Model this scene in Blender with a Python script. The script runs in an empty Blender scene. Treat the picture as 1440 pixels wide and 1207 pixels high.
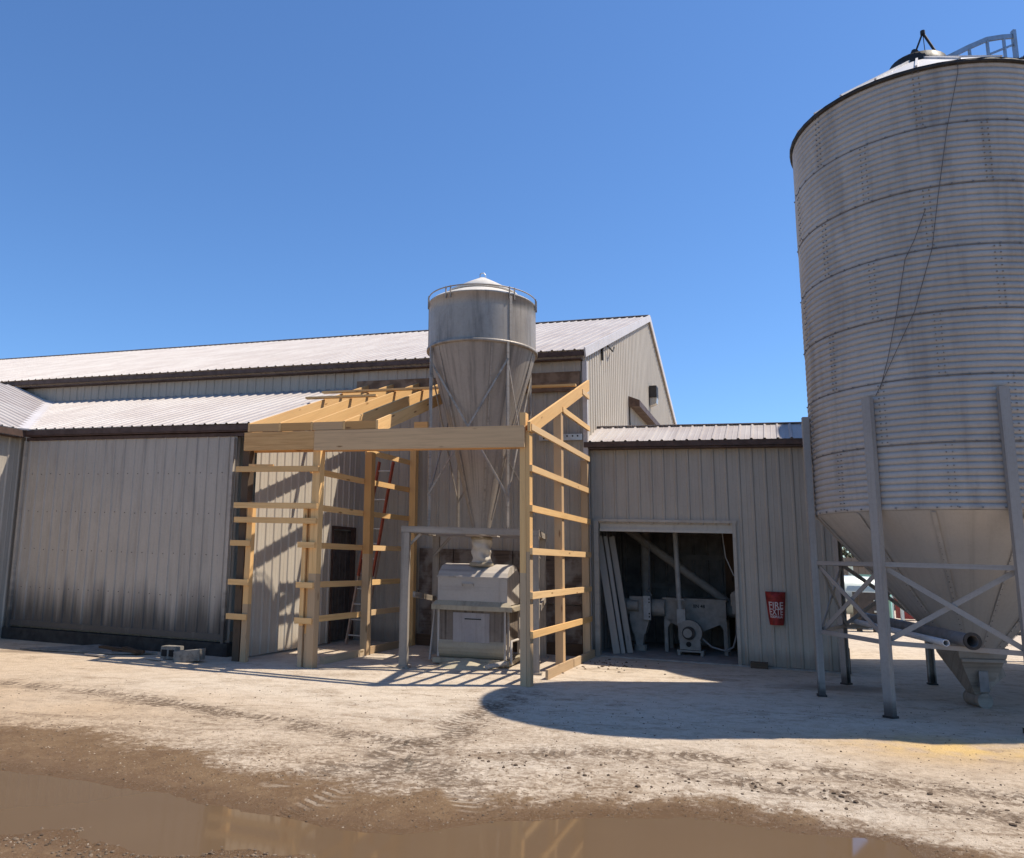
import bpy, bmesh, math, random
import numpy as np
from mathutils import Vector

# ---------------------------------------------------------------- scene, camera, light
scene = bpy.context.scene
C = bpy.data.collections.new("yard"); scene.collection.children.link(C)
random.seed(7); rng = np.random.default_rng(11)
PI = math.pi
H = 1.75          # camera height
K = .031          # the whole site falls gently to the right
PITCH = math.atan(182/1110)

cd = bpy.data.cameras.new("camera"); cam = bpy.data.objects.new("camera", cd); C.objects.link(cam)
cam.location = (0, 0, H); cam.rotation_euler = (PI/2+PITCH, 0, 0)
cd.sensor_fit = 'HORIZONTAL'; cd.sensor_width = 36; cd.lens = 36*1110/1440; cd.clip_start = .1; cd.clip_end = 3000
scene.camera = cam

SUN_EL = math.radians(59.5); SUN_AZ = math.radians(81)     # azimuth clockwise from +Y
world = bpy.data.worlds.new("World"); scene.world = world; world.use_nodes = True
wn = world.node_tree.nodes; wl = world.node_tree.links
bg = wn["Background"]; sky = wn.new("ShaderNodeTexSky"); sky.sky_type = 'NISHITA'; sky.sun_disc = False
sky.sun_elevation = SUN_EL; sky.sun_rotation = SUN_AZ; sky.altitude = 300; sky.air_density = 1.0
sky.dust_density = .25; sky.ozone_density = 3.0
tint = wn.new("ShaderNodeMix"); tint.data_type = 'RGBA'; tint.blend_type = 'MULTIPLY'; tint.inputs[0].default_value = 1
wl.new(sky.outputs[0], tint.inputs[6]); tint.inputs[7].default_value = (.77, 1.05, 1.34, 1)      # deep clear autumn blue
wl.new(tint.outputs[2], bg.inputs[0]); bg.inputs[1].default_value = .105
sl = bpy.data.lights.new("sun", 'SUN'); sun = bpy.data.objects.new("sun", sl); C.objects.link(sun)
sl.energy = 4.9; sl.angle = math.radians(.53); sl.color = (1, .915, .79)
sd = Vector((-math.sin(SUN_AZ)*math.cos(SUN_EL), -math.cos(SUN_AZ)*math.cos(SUN_EL), -math.sin(SUN_EL)))
sun.rotation_euler = sd.to_track_quat('-Z', 'Y').to_euler(); sun.location = (20, 5, 30)
scene.view_settings.view_transform = 'Standard'; scene.view_settings.look = 'None'
scene.view_settings.exposure = .32; scene.view_settings.gamma = 1; scene.view_settings.use_curve_mapping = False
scene.cycles.max_bounces = 8; scene.cycles.diffuse_bounces = 4; scene.cycles.use_denoising = True

# ---------------------------------------------------------------- building frame (p along the barn, q into it)
O = (.207, 11.38); AL = math.radians(-18.5)
e1 = (math.cos(AL), math.sin(AL)); e2 = (-math.sin(AL), math.cos(AL))
def W(p, q, z=0.): return (O[0]+p*e1[0]+q*e2[0], O[1]+p*e1[1]+q*e2[1], z)
E1 = (e1[0], e1[1], 0.); E2 = (e2[0], e2[1], 0.); NE1 = (-e1[0], -e1[1], 0.); NE2 = (-e2[0], -e2[1], 0.); UP = (0., 0., 1.)

# ---------------------------------------------------------------- mesh builder
class B:
    def __init__(s): s.v = []; s.f = []; s.m = []; s.uv = []; s.sm = []
    def add(s, verts, faces, mat=0, uvs=None, smooth=False):
        o = len(s.v); s.v += [tuple(x) for x in verts]
        for i, f in enumerate(faces):
            s.f.append([o+k for k in f]); s.m.append(mat); s.sm.append(smooth)
            if uvs is None: s.uv.append(None)
            else: s.uv.append(uvs[i])
        return s
    def beam(s, p0, p1, w, h, up=UP, mat=0, off=None):
        """box from p0 to p1; w sideways, h along up; uv u runs along its length in metres"""
        a = Vector(p0); b = Vector(p1); d = b-a; L = d.length; d.normalize()
        u = Vector(up); sde = d.cross(u)
        if sde.length < 1e-4: sde = d.cross(Vector((1, 0, 0)))
        sde.normalize(); u = sde.cross(d)
        r = random.uniform(0, 50) if off is None else off
        vs = []
        for base in (a, b):
            for (i, j) in ((-1, -1), (1, -1), (1, 1), (-1, 1)): vs.append(base+sde*(i*w/2)+u*(j*h/2))
        fs = [(0, 1, 5, 4), (1, 2, 6, 5), (2, 3, 7, 6), (3, 0, 4, 7), (3, 2, 1, 0), (4, 5, 6, 7)]
        uv = []; k = r
        for wd in (w, h, w, h):
            uv.append([(r, k), (r, k+wd), (r+L, k+wd), (r+L, k)]); k += wd
        for _ in range(2): uv.append([(r, r), (r+.02, r), (r+.02, r+h), (r, r+h)])
        return s.add(vs, fs, mat, uv)
    def box(s, lo, hi, fn=None, mat=0):
        """axis box in a local frame mapped by fn(a,b,c)->xyz"""
        fn = fn or (lambda a, b, c: (a, b, c))
        x0, y0, z0 = lo; x1, y1, z1 = hi; r = random.uniform(0, 50)
        c = [(x0, y0, z0), (x1, y0, z0), (x1, y1, z0), (x0, y1, z0), (x0, y0, z1), (x1, y0, z1), (x1, y1, z1), (x0, y1, z1)]
        fs = [(3, 2, 1, 0), (4, 5, 6, 7), (0, 1, 5, 4), (1, 2, 6, 5), (2, 3, 7, 6), (3, 0, 4, 7)]
        uv = []
        for n, f in enumerate(fs):
            ax = (0, 1) if n < 2 else ((0, 2) if n in (2, 4) else (1, 2))
            uv.append([(c[k][ax[0]]+r, c[k][ax[1]]) for k in f])
        return s.add([fn(*q) for q in c], fs, mat, uv)
    def tube(s, pts, r, n=10, caps=True, mat=0, smooth=True):
        pts = [Vector(p) for p in pts]; rr = r if isinstance(r, (list, tuple)) else [r]*len(pts)
        vs = []; prev = None; L = 0; Ls = []
        for i, p in enumerate(pts):
            d = (pts[min(i+1, len(pts)-1)]-pts[max(i-1, 0)]).normalized()
            if prev is None:
                a = d.cross(Vector((0, 0, 1)))
                if a.length < .05: a = d.cross(Vector((1, 0, 0)))
            else: a = prev-d*prev.dot(d)
            a.normalize(); prev = a; b = d.cross(a)
            if i: L += (p-pts[i-1]).length
            Ls.append(L)
            for k in range(n):
                t = 2*PI*k/n; vs.append(p+a*(rr[i]*math.cos(t))+b*(rr[i]*math.sin(t)))
        fs = []; uv = []
        for i in range(len(pts)-1):
            for k in range(n):
                k2 = (k+1) % n
                fs.append((i*n+k, i*n+k2, (i+1)*n+k2, (i+1)*n+k))
                c0 = k*2*PI*rr[i]/n; c1 = (k+1)*2*PI*rr[i]/n
                uv.append([(c0, Ls[i]), (c1, Ls[i]), (c1, Ls[i+1]), (c0, Ls[i+1])])
        s.add(vs, fs, mat, uv, smooth)
        if caps:
            m = (len(pts)-1)*n
            s.add(vs, [tuple(reversed(range(n))), tuple(range(m, m+n))], mat)
        return s
    def lathe(s, c, prof, n=48, mat=0, smooth=True, a0=0., a1=2*PI, cap0=False, cap1=False):
        full = abs(a1-a0-2*PI) < 1e-6; cols = n if full else n+1
        vs = []; fs = []; uv = []
        for (r, z) in prof:
            for k in range(cols):
                t = a0+(a1-a0)*k/n; vs.append((c[0]+r*math.cos(t), c[1]+r*math.sin(t), c[2]+z))
        R = max(r for r, z in prof)
        acc = [0]
        for i in range(1, len(prof)): acc.append(acc[-1]+math.hypot(prof[i][0]-prof[i-1][0], prof[i][1]-prof[i-1][1]))
        for i in range(len(prof)-1):
            for k in range(n):
                k2 = (k+1) % cols if full else k+1
                fs.append((i*cols+k, i*cols+k2, (i+1)*cols+k2, (i+1)*cols+k))
                t0 = (a0+(a1-a0)*k/n)*R; t1 = (a0+(a1-a0)*(k+1)/n)*R
                uv.append([(t0, prof[i][1]), (t1, prof[i][1]), (t1, prof[i+1][1]), (t0, prof[i+1][1])])
        s.add(vs, fs, mat, uv, smooth)
        m = (len(prof)-1)*cols
        if cap0: s.add(vs, [tuple(reversed(range(cols)))], mat)
        if cap1: s.add(vs, [tuple(range(m, m+cols))], mat)
        return s
    def prism(s, poly, ext, mat=0):
        """closed 3d polygon extruded by ext"""
        n = len(poly); e = Vector(ext); vs = [Vector(p) for p in poly]; r = random.uniform(0, 50)
        vs2 = [p+e for p in vs]
        d = (vs[1]-vs[0]).normalized()
        nrm = Vector((0, 0, 0))
        for i in range(n): nrm += vs[i].cross(vs[(i+1) % n])
        nrm.normalize()
        flip = nrm.dot(e) > 0
        far = max(vs, key=lambda p: (p-vs[0]).length); d = (far-vs[0]).normalized(); w = nrm.cross(d)
        uvp = [((p-vs[0]).dot(d)+r, (p-vs[0]).dot(w)+r) for p in vs]
        f0 = list(range(n)); f1 = list(range(n, 2*n)); fs = []; uv = []
        fs.append(f0[::-1] if flip else f0); uv.append(uvp[::-1] if flip else uvp)
        fs.append(f1 if flip else f1[::-1]); uv.append(uvp if flip else uvp[::-1])
        for i in range(n):
            j = (i+1) % n; f = (i, j, n+j, n+i); q = [uvp[i], uvp[j], (uvp[j][0], uvp[j][1]+e.length), (uvp[i][0], uvp[i][1]+e.length)]
            if not flip: f = f[::-1]; q = q[::-1]
            fs.append(f); uv.append(q)
        return s.add(vs+vs2, fs, mat, uv)
    def panel(s, P0, U, V, N, width, v0=0., v1=3., phase=.1, pitch=.2286, rib=.019, minor=.004, mat=0, rw=.032):
        """ribbed steel sheet: profile along U, run along V, ribs stand out along N"""
        f0 = v0 if callable(v0) else (lambda u: v0); f1 = v1 if callable(v1) else (lambda u: v1)
        pr = [(0., 0.)]; k = phase
        while k < width+.2:
            for (du, h) in ((-rw, 0), (-rw*.45, rib), (rw*.45, rib), (rw, 0), (pitch/2-.016, 0), (pitch/2, minor), (pitch/2+.016, 0)):
                if 0 < k+du < width: pr.append((k+du, h))
            k += pitch
        pr.append((width, 0.))
        P0 = Vector(P0); U = Vector(U); V = Vector(V); N = Vector(N)
        vs = []; fs = []; uv = []; ok = []
        for (u, h) in pr:
            a, b = f0(u), f1(u); b = max(a, b)
            vs.append(P0+U*u+V*a+N*h); vs.append(P0+U*u+V*b+N*h); ok.append((u, a, b))
        out = U.cross(V).dot(N) > 0
        for i in range(len(pr)-1):
            if ok[i][2]-ok[i][1] < 1e-5 and ok[i+1][2]-ok[i+1][1] < 1e-5: continue
            f = (2*i, 2*i+2, 2*i+3, 2*i+1)
            q = [(ok[i][0], ok[i][1]), (ok[i+1][0], ok[i+1][1]), (ok[i+1][0], ok[i+1][2]), (ok[i][0], ok[i][2])]
            if not out: f = f[::-1]; q = q[::-1]
            fs.append(f); uv.append(q)
        return s.add(vs, fs, mat, uv)
    def build(s, name, mats, parent=None, origin=None):
        if not isinstance(mats, (list, tuple)): mats = [mats]
        me = bpy.data.meshes.new(name)
        if parent is not None: o = ROOT[parent.name]
        else: o = origin if origin is not None else s.v[0]
        ox, oy, oz = o
        me.from_pydata([(x-ox, y-oy, (z-K*x)-(oz-K*ox)) for (x, y, z) in s.v], [], s.f)
        me.polygons.foreach_set('material_index', s.m); me.polygons.foreach_set('use_smooth', s.sm)
        ul = me.uv_layers.new(name='UVMap'); flat = []
        for f, q in zip(s.f, s.uv):
            if q is None:
                for k in f: x, y, z = s.v[k]; flat += [x+.3*y, z+.7*y]
            else:
                for a, b in q: flat += [a, b]
        ul.data.foreach_set('uv', flat)
        at = me.attributes.new('hgt', 'FLOAT', 'POINT'); at.data.foreach_set('value', [z for (x, y, z) in s.v])
        for m in mats: me.materials.append(m)
        ob = bpy.data.objects.new(name, me); C.objects.link(ob)
        if parent is None: ob.location = (ox, oy, oz-K*ox)
        else: ob.parent = parent
        ROOT[ob.name] = (ox, oy, oz)
        return ob
ROOT = {}
def thing(name, label, cat, loc, group=None):
    o = bpy.data.objects.new(name, None); C.objects.link(o); o.empty_display_size = .2
    o.location = (loc[0], loc[1], loc[2]-K*loc[0]); ROOT[o.name] = tuple(loc)
    o['label'] = label; o['category'] = cat
    if group: o['group'] = group
    return o
def tag(o, label, cat, group=None):
    o['label'] = label; o['category'] = cat
    if group: o['group'] = group
    return o
def structure(o, kind='structure'): o['kind'] = kind; return o

# ---------------------------------------------------------------- materials
class NT:
    def __init__(s, name):
        s.mat = bpy.data.materials.new(name); s.mat.use_nodes = True
        s.n = s.mat.node_tree.nodes; s.l = s.mat.node_tree.links; s.b = s.n['Principled BSDF']; s._uv = None
    def node(s, t, **k):
        x = s.n.new(t)
        for a, b in k.items(): setattr(x, a, b)
        return x
    def put(s, sock, v):
        if hasattr(v, 'is_linked') or isinstance(v, bpy.types.NodeSocket): s.l.new(v, sock)
        elif isinstance(v, (tuple, list)) and len(v) == 3 and sock.type == 'RGBA': sock.default_value = (*v, 1)
        else: sock.default_value = v
    def uv(s, sx=1, sy=1, sz=1, src='UV'):
        t = s.node('ShaderNodeTexCoord'); m = s.node('ShaderNodeMapping'); s.l.new(t.outputs[src], m.inputs[0])
        m.inputs['Scale'].default_value = (sx, sy, sz); return m.outputs[0]
    def noise(s, co, scale=1., detail=4., rough=.55, dist=0.):
        x = s.node('ShaderNodeTexNoise'); s.l.new(co, x.inputs['Vector'])
        x.inputs['Scale'].default_value = scale; x.inputs['Detail'].default_value = detail
        x.inputs['Roughness'].default_value = rough; x.inputs['Distortion'].default_value = dist
        return x.outputs['Fac']
    def ramp(s, f, lo, hi, a=0., b=1.):
        x = s.node('ShaderNodeMapRange'); x.clamp = True; x.interpolation_type = 'SMOOTHSTEP'
        s.put(x.inputs[0], f); x.inputs[1].default_value = lo; x.inputs[2].default_value = hi
        x.inputs[3].default_value = a; x.inputs[4].default_value = b; return x.outputs[0]
    def math(s, op, a, b=0.):
        x = s.node('ShaderNodeMath', operation=op); s.put(x.inputs[0], a); s.put(x.inputs[1], b); return x.outputs[0]
    def mix(s, f, a, b, mode='MIX'):
        x = s.node('ShaderNodeMix', data_type='RGBA', blend_type=mode)
        s.put(x.inputs[0], f); s.put(x.inputs[6], a); s.put(x.inputs[7], b); return x.outputs[2]
    def attr(s, name): x = s.node('ShaderNodeAttribute', attribute_name=name); return x.outputs['Fac']
    def bump(s, h, strength=.3, dist=.01):
        x = s.node('ShaderNodeBump'); x.inputs['Strength'].default_value = strength; x.inputs['Distance'].default_value = dist
        s.put(x.inputs['Height'], h); s.l.new(x.outputs[0], s.b.inputs['Normal'])
    def out(s, col, rough=.7, metal=0., spec=.3):
        s.put(s.b.inputs['Base Color'], col); s.put(s.b.inputs['Roughness'], rough)
        s.put(s.b.inputs['Metallic'], metal); s.put(s.b.inputs['Specular IOR Level'], spec); return s.mat

def sheet_metal(name, base, dusty, dark, streak=.5, blot=.35, foot=None, foot_h=.7, rough=.5, metal=0., sx=9., spec=.35, along=False):
    """weathered painted or galvanised sheet: blotches, runs down the sheet, dirt thrown up at its foot"""
    t = NT(name)
    st = t.noise(t.uv(.35, sx) if along else t.uv(sx, .35), 1., 5, .65, .2)
    bl = t.noise(t.uv(1, 1, 1, 'Object'), .9, 6, .6, .4)
    fine = t.noise(t.uv(1, 1, 1, 'Object'), 24., 4, .7)
    c = t.mix(t.ramp(bl, .36, .66, 0, blot), base, dusty)
    c = t.mix(t.ramp(st, .46, .72, 0, streak), c, dark)
    st2 = t.noise(t.uv(.5, sx*4.5) if along else t.uv(sx*4.5, .5), 1., 3, .6)
    c = t.mix(t.ramp(st2, .55, .75, 0, streak*.5), c, dark)
    c = t.mix(t.ramp(fine, .45, .8, 0, .18), c, dark)
    if foot:
        hg = t.attr('hgt')
        j = t.math('ADD', hg, t.math('MULTIPLY', t.math('SUBTRACT', t.noise(t.uv(5, .2), 1., 4), .5), foot_h*1.3))
        c = t.mix(t.ramp(j, foot_h*.35, foot_h*1.15, .92, 0), c, foot)
    t.bump(t.noise(t.uv(1, 1, 1, 'Object'), 5., 3), .12, .01)
    return t.out(c, t.ramp(fine, .3, .7, rough-.06, rough+.12), metal, spec)

def wood_mat(name, base, dark, knot, grain=.55, rough=.75, dusty=None):
    t = NT(name)
    g = t.noise(t.uv(1.2, 26), 1., 5, .62, .6)
    g2 = t.noise(t.uv(3, 110), 1., 3, .6, .2)
    big = t.noise(t.uv(.35, 1.5), 1., 3)
    c = t.mix(t.ramp(g, .38, .72, 0, grain), base, dark)
    c = t.mix(t.ramp(g2, .5, .8, 0, .35), c, dark)
    c = t.mix(t.ramp(big, .35, .7, 0, .3), c, tuple(x*.82 for x in base))
    oi = t.node('ShaderNodeObjectInfo').outputs['Random']
    c = t.mix(t.ramp(oi, .15, 1., 0, .55), c, tuple(x*y for x, y in zip(base, (.72, .66, .60))))
    c = t.mix(t.ramp(t.math('FRACT', t.math('MULTIPLY', oi, 7.3)), .5, 1., 0, .4), c, tuple(sum(base)/3*k for k in (1.22, 1.02, .74)))
    vo = t.node('ShaderNodeTexVoronoi'); t.l.new(t.uv(1.5, 6), vo.inputs['Vector']); vo.inputs['Scale'].default_value = 1.
    c = t.mix(t.ramp(vo.outputs['Distance'], .05, .13, .85, 0), c, knot)
    if dusty:
        c = t.mix(t.ramp(t.noise(t.uv(1, 1, 1, 'Object'), 3., 6), .42, .6, 0, .8), c, dusty)
    t.bump(g, .15, .004)
    return t.out(c, rough, 0, .25)

def plain(name, col, rough=.6, metal=0., var=.25, scale=6., spec=.35, dusty=None, bump=.1):
    t = NT(name); n = t.noise(t.uv(1, 1, 1, 'Object'), scale, 6, .65)
    c = t.mix(t.ramp(n, .35, .7, 0, 1), col, tuple(x*(1-var) for x in col))
    if dusty:
        n2 = t.noise(t.uv(1, 1, 1, 'Object'), scale*.45, 6, .7)
        c = t.mix(t.ramp(n2, .38, .62, 0, .85), c, dusty)
    t.bump(n, bump, .01)
    return t.out(c, t.ramp(n, .3, .7, rough-.08, min(1, rough+.1)), metal, spec)

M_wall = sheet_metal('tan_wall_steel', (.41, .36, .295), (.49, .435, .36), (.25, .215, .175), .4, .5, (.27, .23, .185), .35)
M_lit = sheet_metal('sunlit_wall_steel', (.50, .44, .36), (.57, .51, .42), (.31, .265, .21), .35, .5, (.40, .345, .275), .3)  # paler copy of the wall steel, sunlight put into its colour
M_door = sheet_metal('door_steel', (.44, .385, .315), (.52, .455, .375), (.25, .215, .18), .5, .5, (.060, .055, .050), 1.05, sx=4.4)
M_roof = sheet_metal('white_roof_steel', (.47, .425, .39), (.40, .345, .315), (.30, .25, .225), .55, .9, None, rough=.5, sx=5)
M_trim = plain('brown_trim', (.105, .062, .045), .6, 0, .4)
M_rake = sheet_metal('pale_trim', (.62, .58, .56), (.52, .47, .44), (.36, .32, .30), .3, .5)
M_pine = wood_mat('pine_lumber', (.84, .53, .23), (.54, .29, .105), (.24, .11, .035))
M_pine2 = wood_mat('orange_pine_lumber', (.66, .375, .145), (.46, .235, .08), (.22, .10, .04))
M_head = wood_mat('knotty_header_lumber', (.74, .44, .185), (.46, .235, .08), (.20, .09, .03), .75)
M_treat = wood_mat('treated_lumber', (.54, .385, .235), (.38, .27, .155), (.17, .11, .05), .6)
M_old = wood_mat('old_dark_lumber', (.12, .072, .042), (.06, .036, .022), (.03, .02, .015), .8)
M_oldred = wood_mat('weathered_red_brown_lumber', (.20, .115, .065), (.10, .055, .035), (.04, .02, .015), .8, dusty=(.30, .20, .13))
M_rot = wood_mat('rotten_stained_wood', (.15, .11, .085), (.045, .032, .026), (.02, .015, .012), .9, dusty=(.27, .235, .20))
M_black = plain('black_gap', (.02, .018, .016), .9)
M_curb = plain('grimy_concrete', (.050, .045, .040), .95, 0, .5, 5)
M_conc = plain('rough_concrete', (.27, .24, .20), .95, 0, .5, 9, bump=.4)
M_steel = sheet_metal('dusty_frame_steel', (.28, .24, .195), (.41, .355, .29), (.12, .098, .08), .7, .8, rough=.65, sx=14, along=True)
M_mix = sheet_metal('dusty_machine_steel', (.43, .38, .325), (.55, .485, .41), (.20, .17, .145), .6, .9, rough=.75, sx=9)
M_mixdk = sheet_metal('rust_stained_steel', (.17, .132, .102), (.33, .28, .23), (.03, .021, .015), .95, .5, rough=.8, sx=16)
M_mixtan = sheet_metal('tan_dusted_steel', (.40, .34, .24), (.32, .265, .19), (.09, .07, .05), .5, .6, rough=.75, sx=5)
M_sleeve = plain('fabric_sleeve', (.62, .56, .47), .9, 0, .25, 4, bump=.6)
M_bin = sheet_metal('dusted_bin_steel', (.34, .295, .25), (.44, .385, .32), (.125, .11, .096), .85, .7, rough=.48, metal=.25, sx=3.2)
M_bincone = sheet_metal('dusted_cone_steel', (.36, .305, .25), (.45, .385, .315), (.17, .145, .12), .9, .6, rough=.55, metal=.2, sx=7)
M_bintop = plain('dust_crusted_roof', (.66, .61, .54), .85, 0, .2, 7, bump=.5)
M_silo = sheet_metal('galvanised_silo_steel', (.41, .375, .34), (.50, .46, .42), (.19, .168, .15), .5, .8, rough=.56, metal=.15, sx=2.2, spec=.4)
M_bolt = plain('galvanised_bolt', (.24, .218, .20), .55, .3)
M_silocone = sheet_metal('galvanised_cone_steel', (.50, .46, .415), (.58, .535, .48), (.33, .30, .265), .45, .5, rough=.45, metal=.35, sx=6, spec=.5)
M_siloroof = plain('silo_roof_steel', (.66, .62, .58), .5, .15, .15, 5)
M_seam = plain('lap_seam', (.24, .218, .20), .6, .2)
M_leg = sheet_metal('grey_leg_steel', (.32, .295, .27), (.39, .36, .325), (.19, .17, .15), .4, .5, (.07, .06, .055), .22, rough=.6, metal=.2, sx=16, along=True)
M_dkmetal = plain('dark_iron', (.05, .045, .042), .6, .3, .4)
M_galv = plain('galvanised_rail', (.36, .40, .44), .4, .7, .2)
M_pipe = plain('grey_pipe', (.25, .24, .235), .6, .3, .25)
M_pvc = plain('white_pipe', (.62, .61, .60), .5, 0, .15)
M_red = plain('red_vinyl', (.33, .024, .020), .5, 0, .55, 9)
M_letter = plain('white_print', (.62, .52, .50), .6, 0, .2)
M_stencil = plain('black_print', (.045, .042, .04), .7, 0, .3)
M_ladred = plain('red_fibreglass', (.40, .085, .042), .5, 0, .3, 8)
M_ladpale = plain('faded_fibreglass', (.46, .33, .25), .6, 0, .3, 8)
M_alu = plain('aluminium', (.62, .62, .61), .4, .6, .15)
M_whiteboard = wood_mat('whitewashed_plank', (.44, .41, .37), (.32, .295, .265), (.22, .2, .19), .5)
M_cream = sheet_metal('cream_door_steel', (.50, .46, .385), (.55, .50, .42), (.30, .26, .21), .3, .4)
M_mach = plain('grey_machine_paint', (.30, .275, .24), .7, 0, .25, 7)
M_floor = plain('shed_floor', (.33, .305, .275), .95, 0, .3, 4, bump=.3)
M_tank = plain('white_tank_paint', (.60, .66, .62), .4, 0, .12, 2)
M_tankg = plain('green_tank_paint', (.33, .62, .50), .4, 0, .15, 2)
M_leaf = plain('leaves', (.050, .060, .022), .7, 0, .5, 3)
M_bark = plain('bark', (.10, .075, .055), .9, 0, .4)
M_fence = wood_mat('grey_fence_boards', (.22, .19, .165), (.15, .13, .11), (.09, .07, .06), .7)
M_cable = plain('cable', (.15, .132, .12), .7)
M_stone = plain('stone', (.21, .15, .098), .9, 0, .6, 30)
M_lens = plain('lamp_glass', (.45, .43, .38), .25, 0, .1)
M_rust = plain('rust_red_cabinet', (.30, .045, .035), .6, 0, .3)
M_window = plain('pale_blue_glass', (.25, .33, .37), .3, 0, .2)

# ---------------------------------------------------------------- ground
WETB = [(-60, 8.6), (-6.25, 8.34), (-5.06, 8.17), (-4.1, 8.09), (-3.34, 7.55), (-2.92, 7.42), (-2.46, 6.92), (-2.12, 6.75), (-1.78, 6.85), (-1.34, 6.57), (-.87, 6.43), (-.43, 6.35), (.22, 6.46), (.88, 6.5), (1.33, 6.53), (2.0, 6.21), (2.59, 5.8), (3.22, 5.33), (6, 3.6), (60, -2)]
PUD = [(-9, 7.6), (-5.38, 6.83), (-4.05, 6.6), (-3.23, 6.33), (-2.47, 6.06), (-1.64, 5.71), (-1.11, 5.5), (-.74, 5.46), (-.38, 5.58), (-.1, 5.75), (.21, 5.82), (.75, 5.95), (1.29, 5.98), (1.75, 5.80), (2.04, 5.70), (2.39, 5.66), (2.54, 5.50), (2.56, 5.19), (2.15, 4.0), (1.2, 2.8), (-.3, 3.2), (-.52, 4.21), (-.65, 4.75), (-.99, 4.82), (-1.25, 5.06), (-1.59, 5.12), (-1.76, 5.10), (-1.85, 5.0), (-2.0, 4.95), (-2.26, 5.05), (-2.46, 5.14), (-2.75, 5.34), (-2.97, 5.37), (-3.05, 5.24), (-3.3, 5.17), (-4.2, 5.1), (-9, 5.2)]
TRK = [[(.19, 10.85), (-.25, 9.54), (-.57, 8.36), (-.96, 7.05), (-1.26, 6.2), (-1.51, 5.61)], [(-.17, 10.01), (-.82, 8.01), (-1.32, 7.01), (-1.85, 6.41)],
       [(-1.01, 7.42), (-.45, 6.58), (-.2, 5.89), (0, 5.41)], [(4.03, 6.6), (3.41, 6.92), (2.67, 7.28), (1.83, 7.67), (.92, 7.68), (.13, 7.52)],
       [(3.73, 6.14), (2.87, 6.39), (2.16, 6.68), (1.46, 7.13)], [(-6.48, 10.37), (-4.87, 9.88), (-3.27, 9.03), (-2.18, 8.45), (-1.07, 7.82)]]
_T = rng.random((256, 256))
def vnoise(x, y):
    xi = np.floor(x).astype(int); yi = np.floor(y).astype(int); fx = x-xi; fy = y-yi
    fx = fx*fx*(3-2*fx); fy = fy*fy*(3-2*fy)
    g = lambda a, b: _T[a % 256, b % 256]
    return (g(xi, yi)*(1-fx)+g(xi+1, yi)*fx)*(1-fy)+(g(xi, yi+1)*(1-fx)+g(xi+1, yi+1)*fx)*fy-.5
def fbm(x, y, o=4):
    s = 0; a = 1.
    for k in range(o): s = s+a*vnoise(x*2**k+17.3*k, y*2**k+5.1*k); a *= .5
    return s
def segdist(x, y, poly, closed=False):
    d = np.full(x.shape, 1e9); sarc = np.zeros(x.shape); acc = 0
    pts = poly+[poly[0]] if closed else poly
    for (ax, ay), (bx, by) in zip(pts[:-1], pts[1:]):
        L2 = (bx-ax)**2+(by-ay)**2; t = np.clip(((x-ax)*(bx-ax)+(y-ay)*(by-ay))/L2, 0, 1)
        dd = np.hypot(x-ax-t*(bx-ax), y-ay-t*(by-ay)); m = dd < d
        d = np.where(m, dd, d); sarc = np.where(m, acc+t*math.sqrt(L2), sarc); acc += math.sqrt(L2)
    return d, sarc
def inside(x, y, poly):
    r = np.zeros(x.shape, bool); j = len(poly)-1
    for i in range(len(poly)):
        xi, yi = poly[i]; xj, yj = poly[j]
        c = ((yi > y) != (yj > y)) & (x < (xj-xi)*(y-yi)/(yj-yi+1e-12)+xi); r ^= c; j = i
    return r
WX = np.array([a for a, b in WETB]); WY = np.array([b for a, b in WETB])
WATER = -.034
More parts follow.
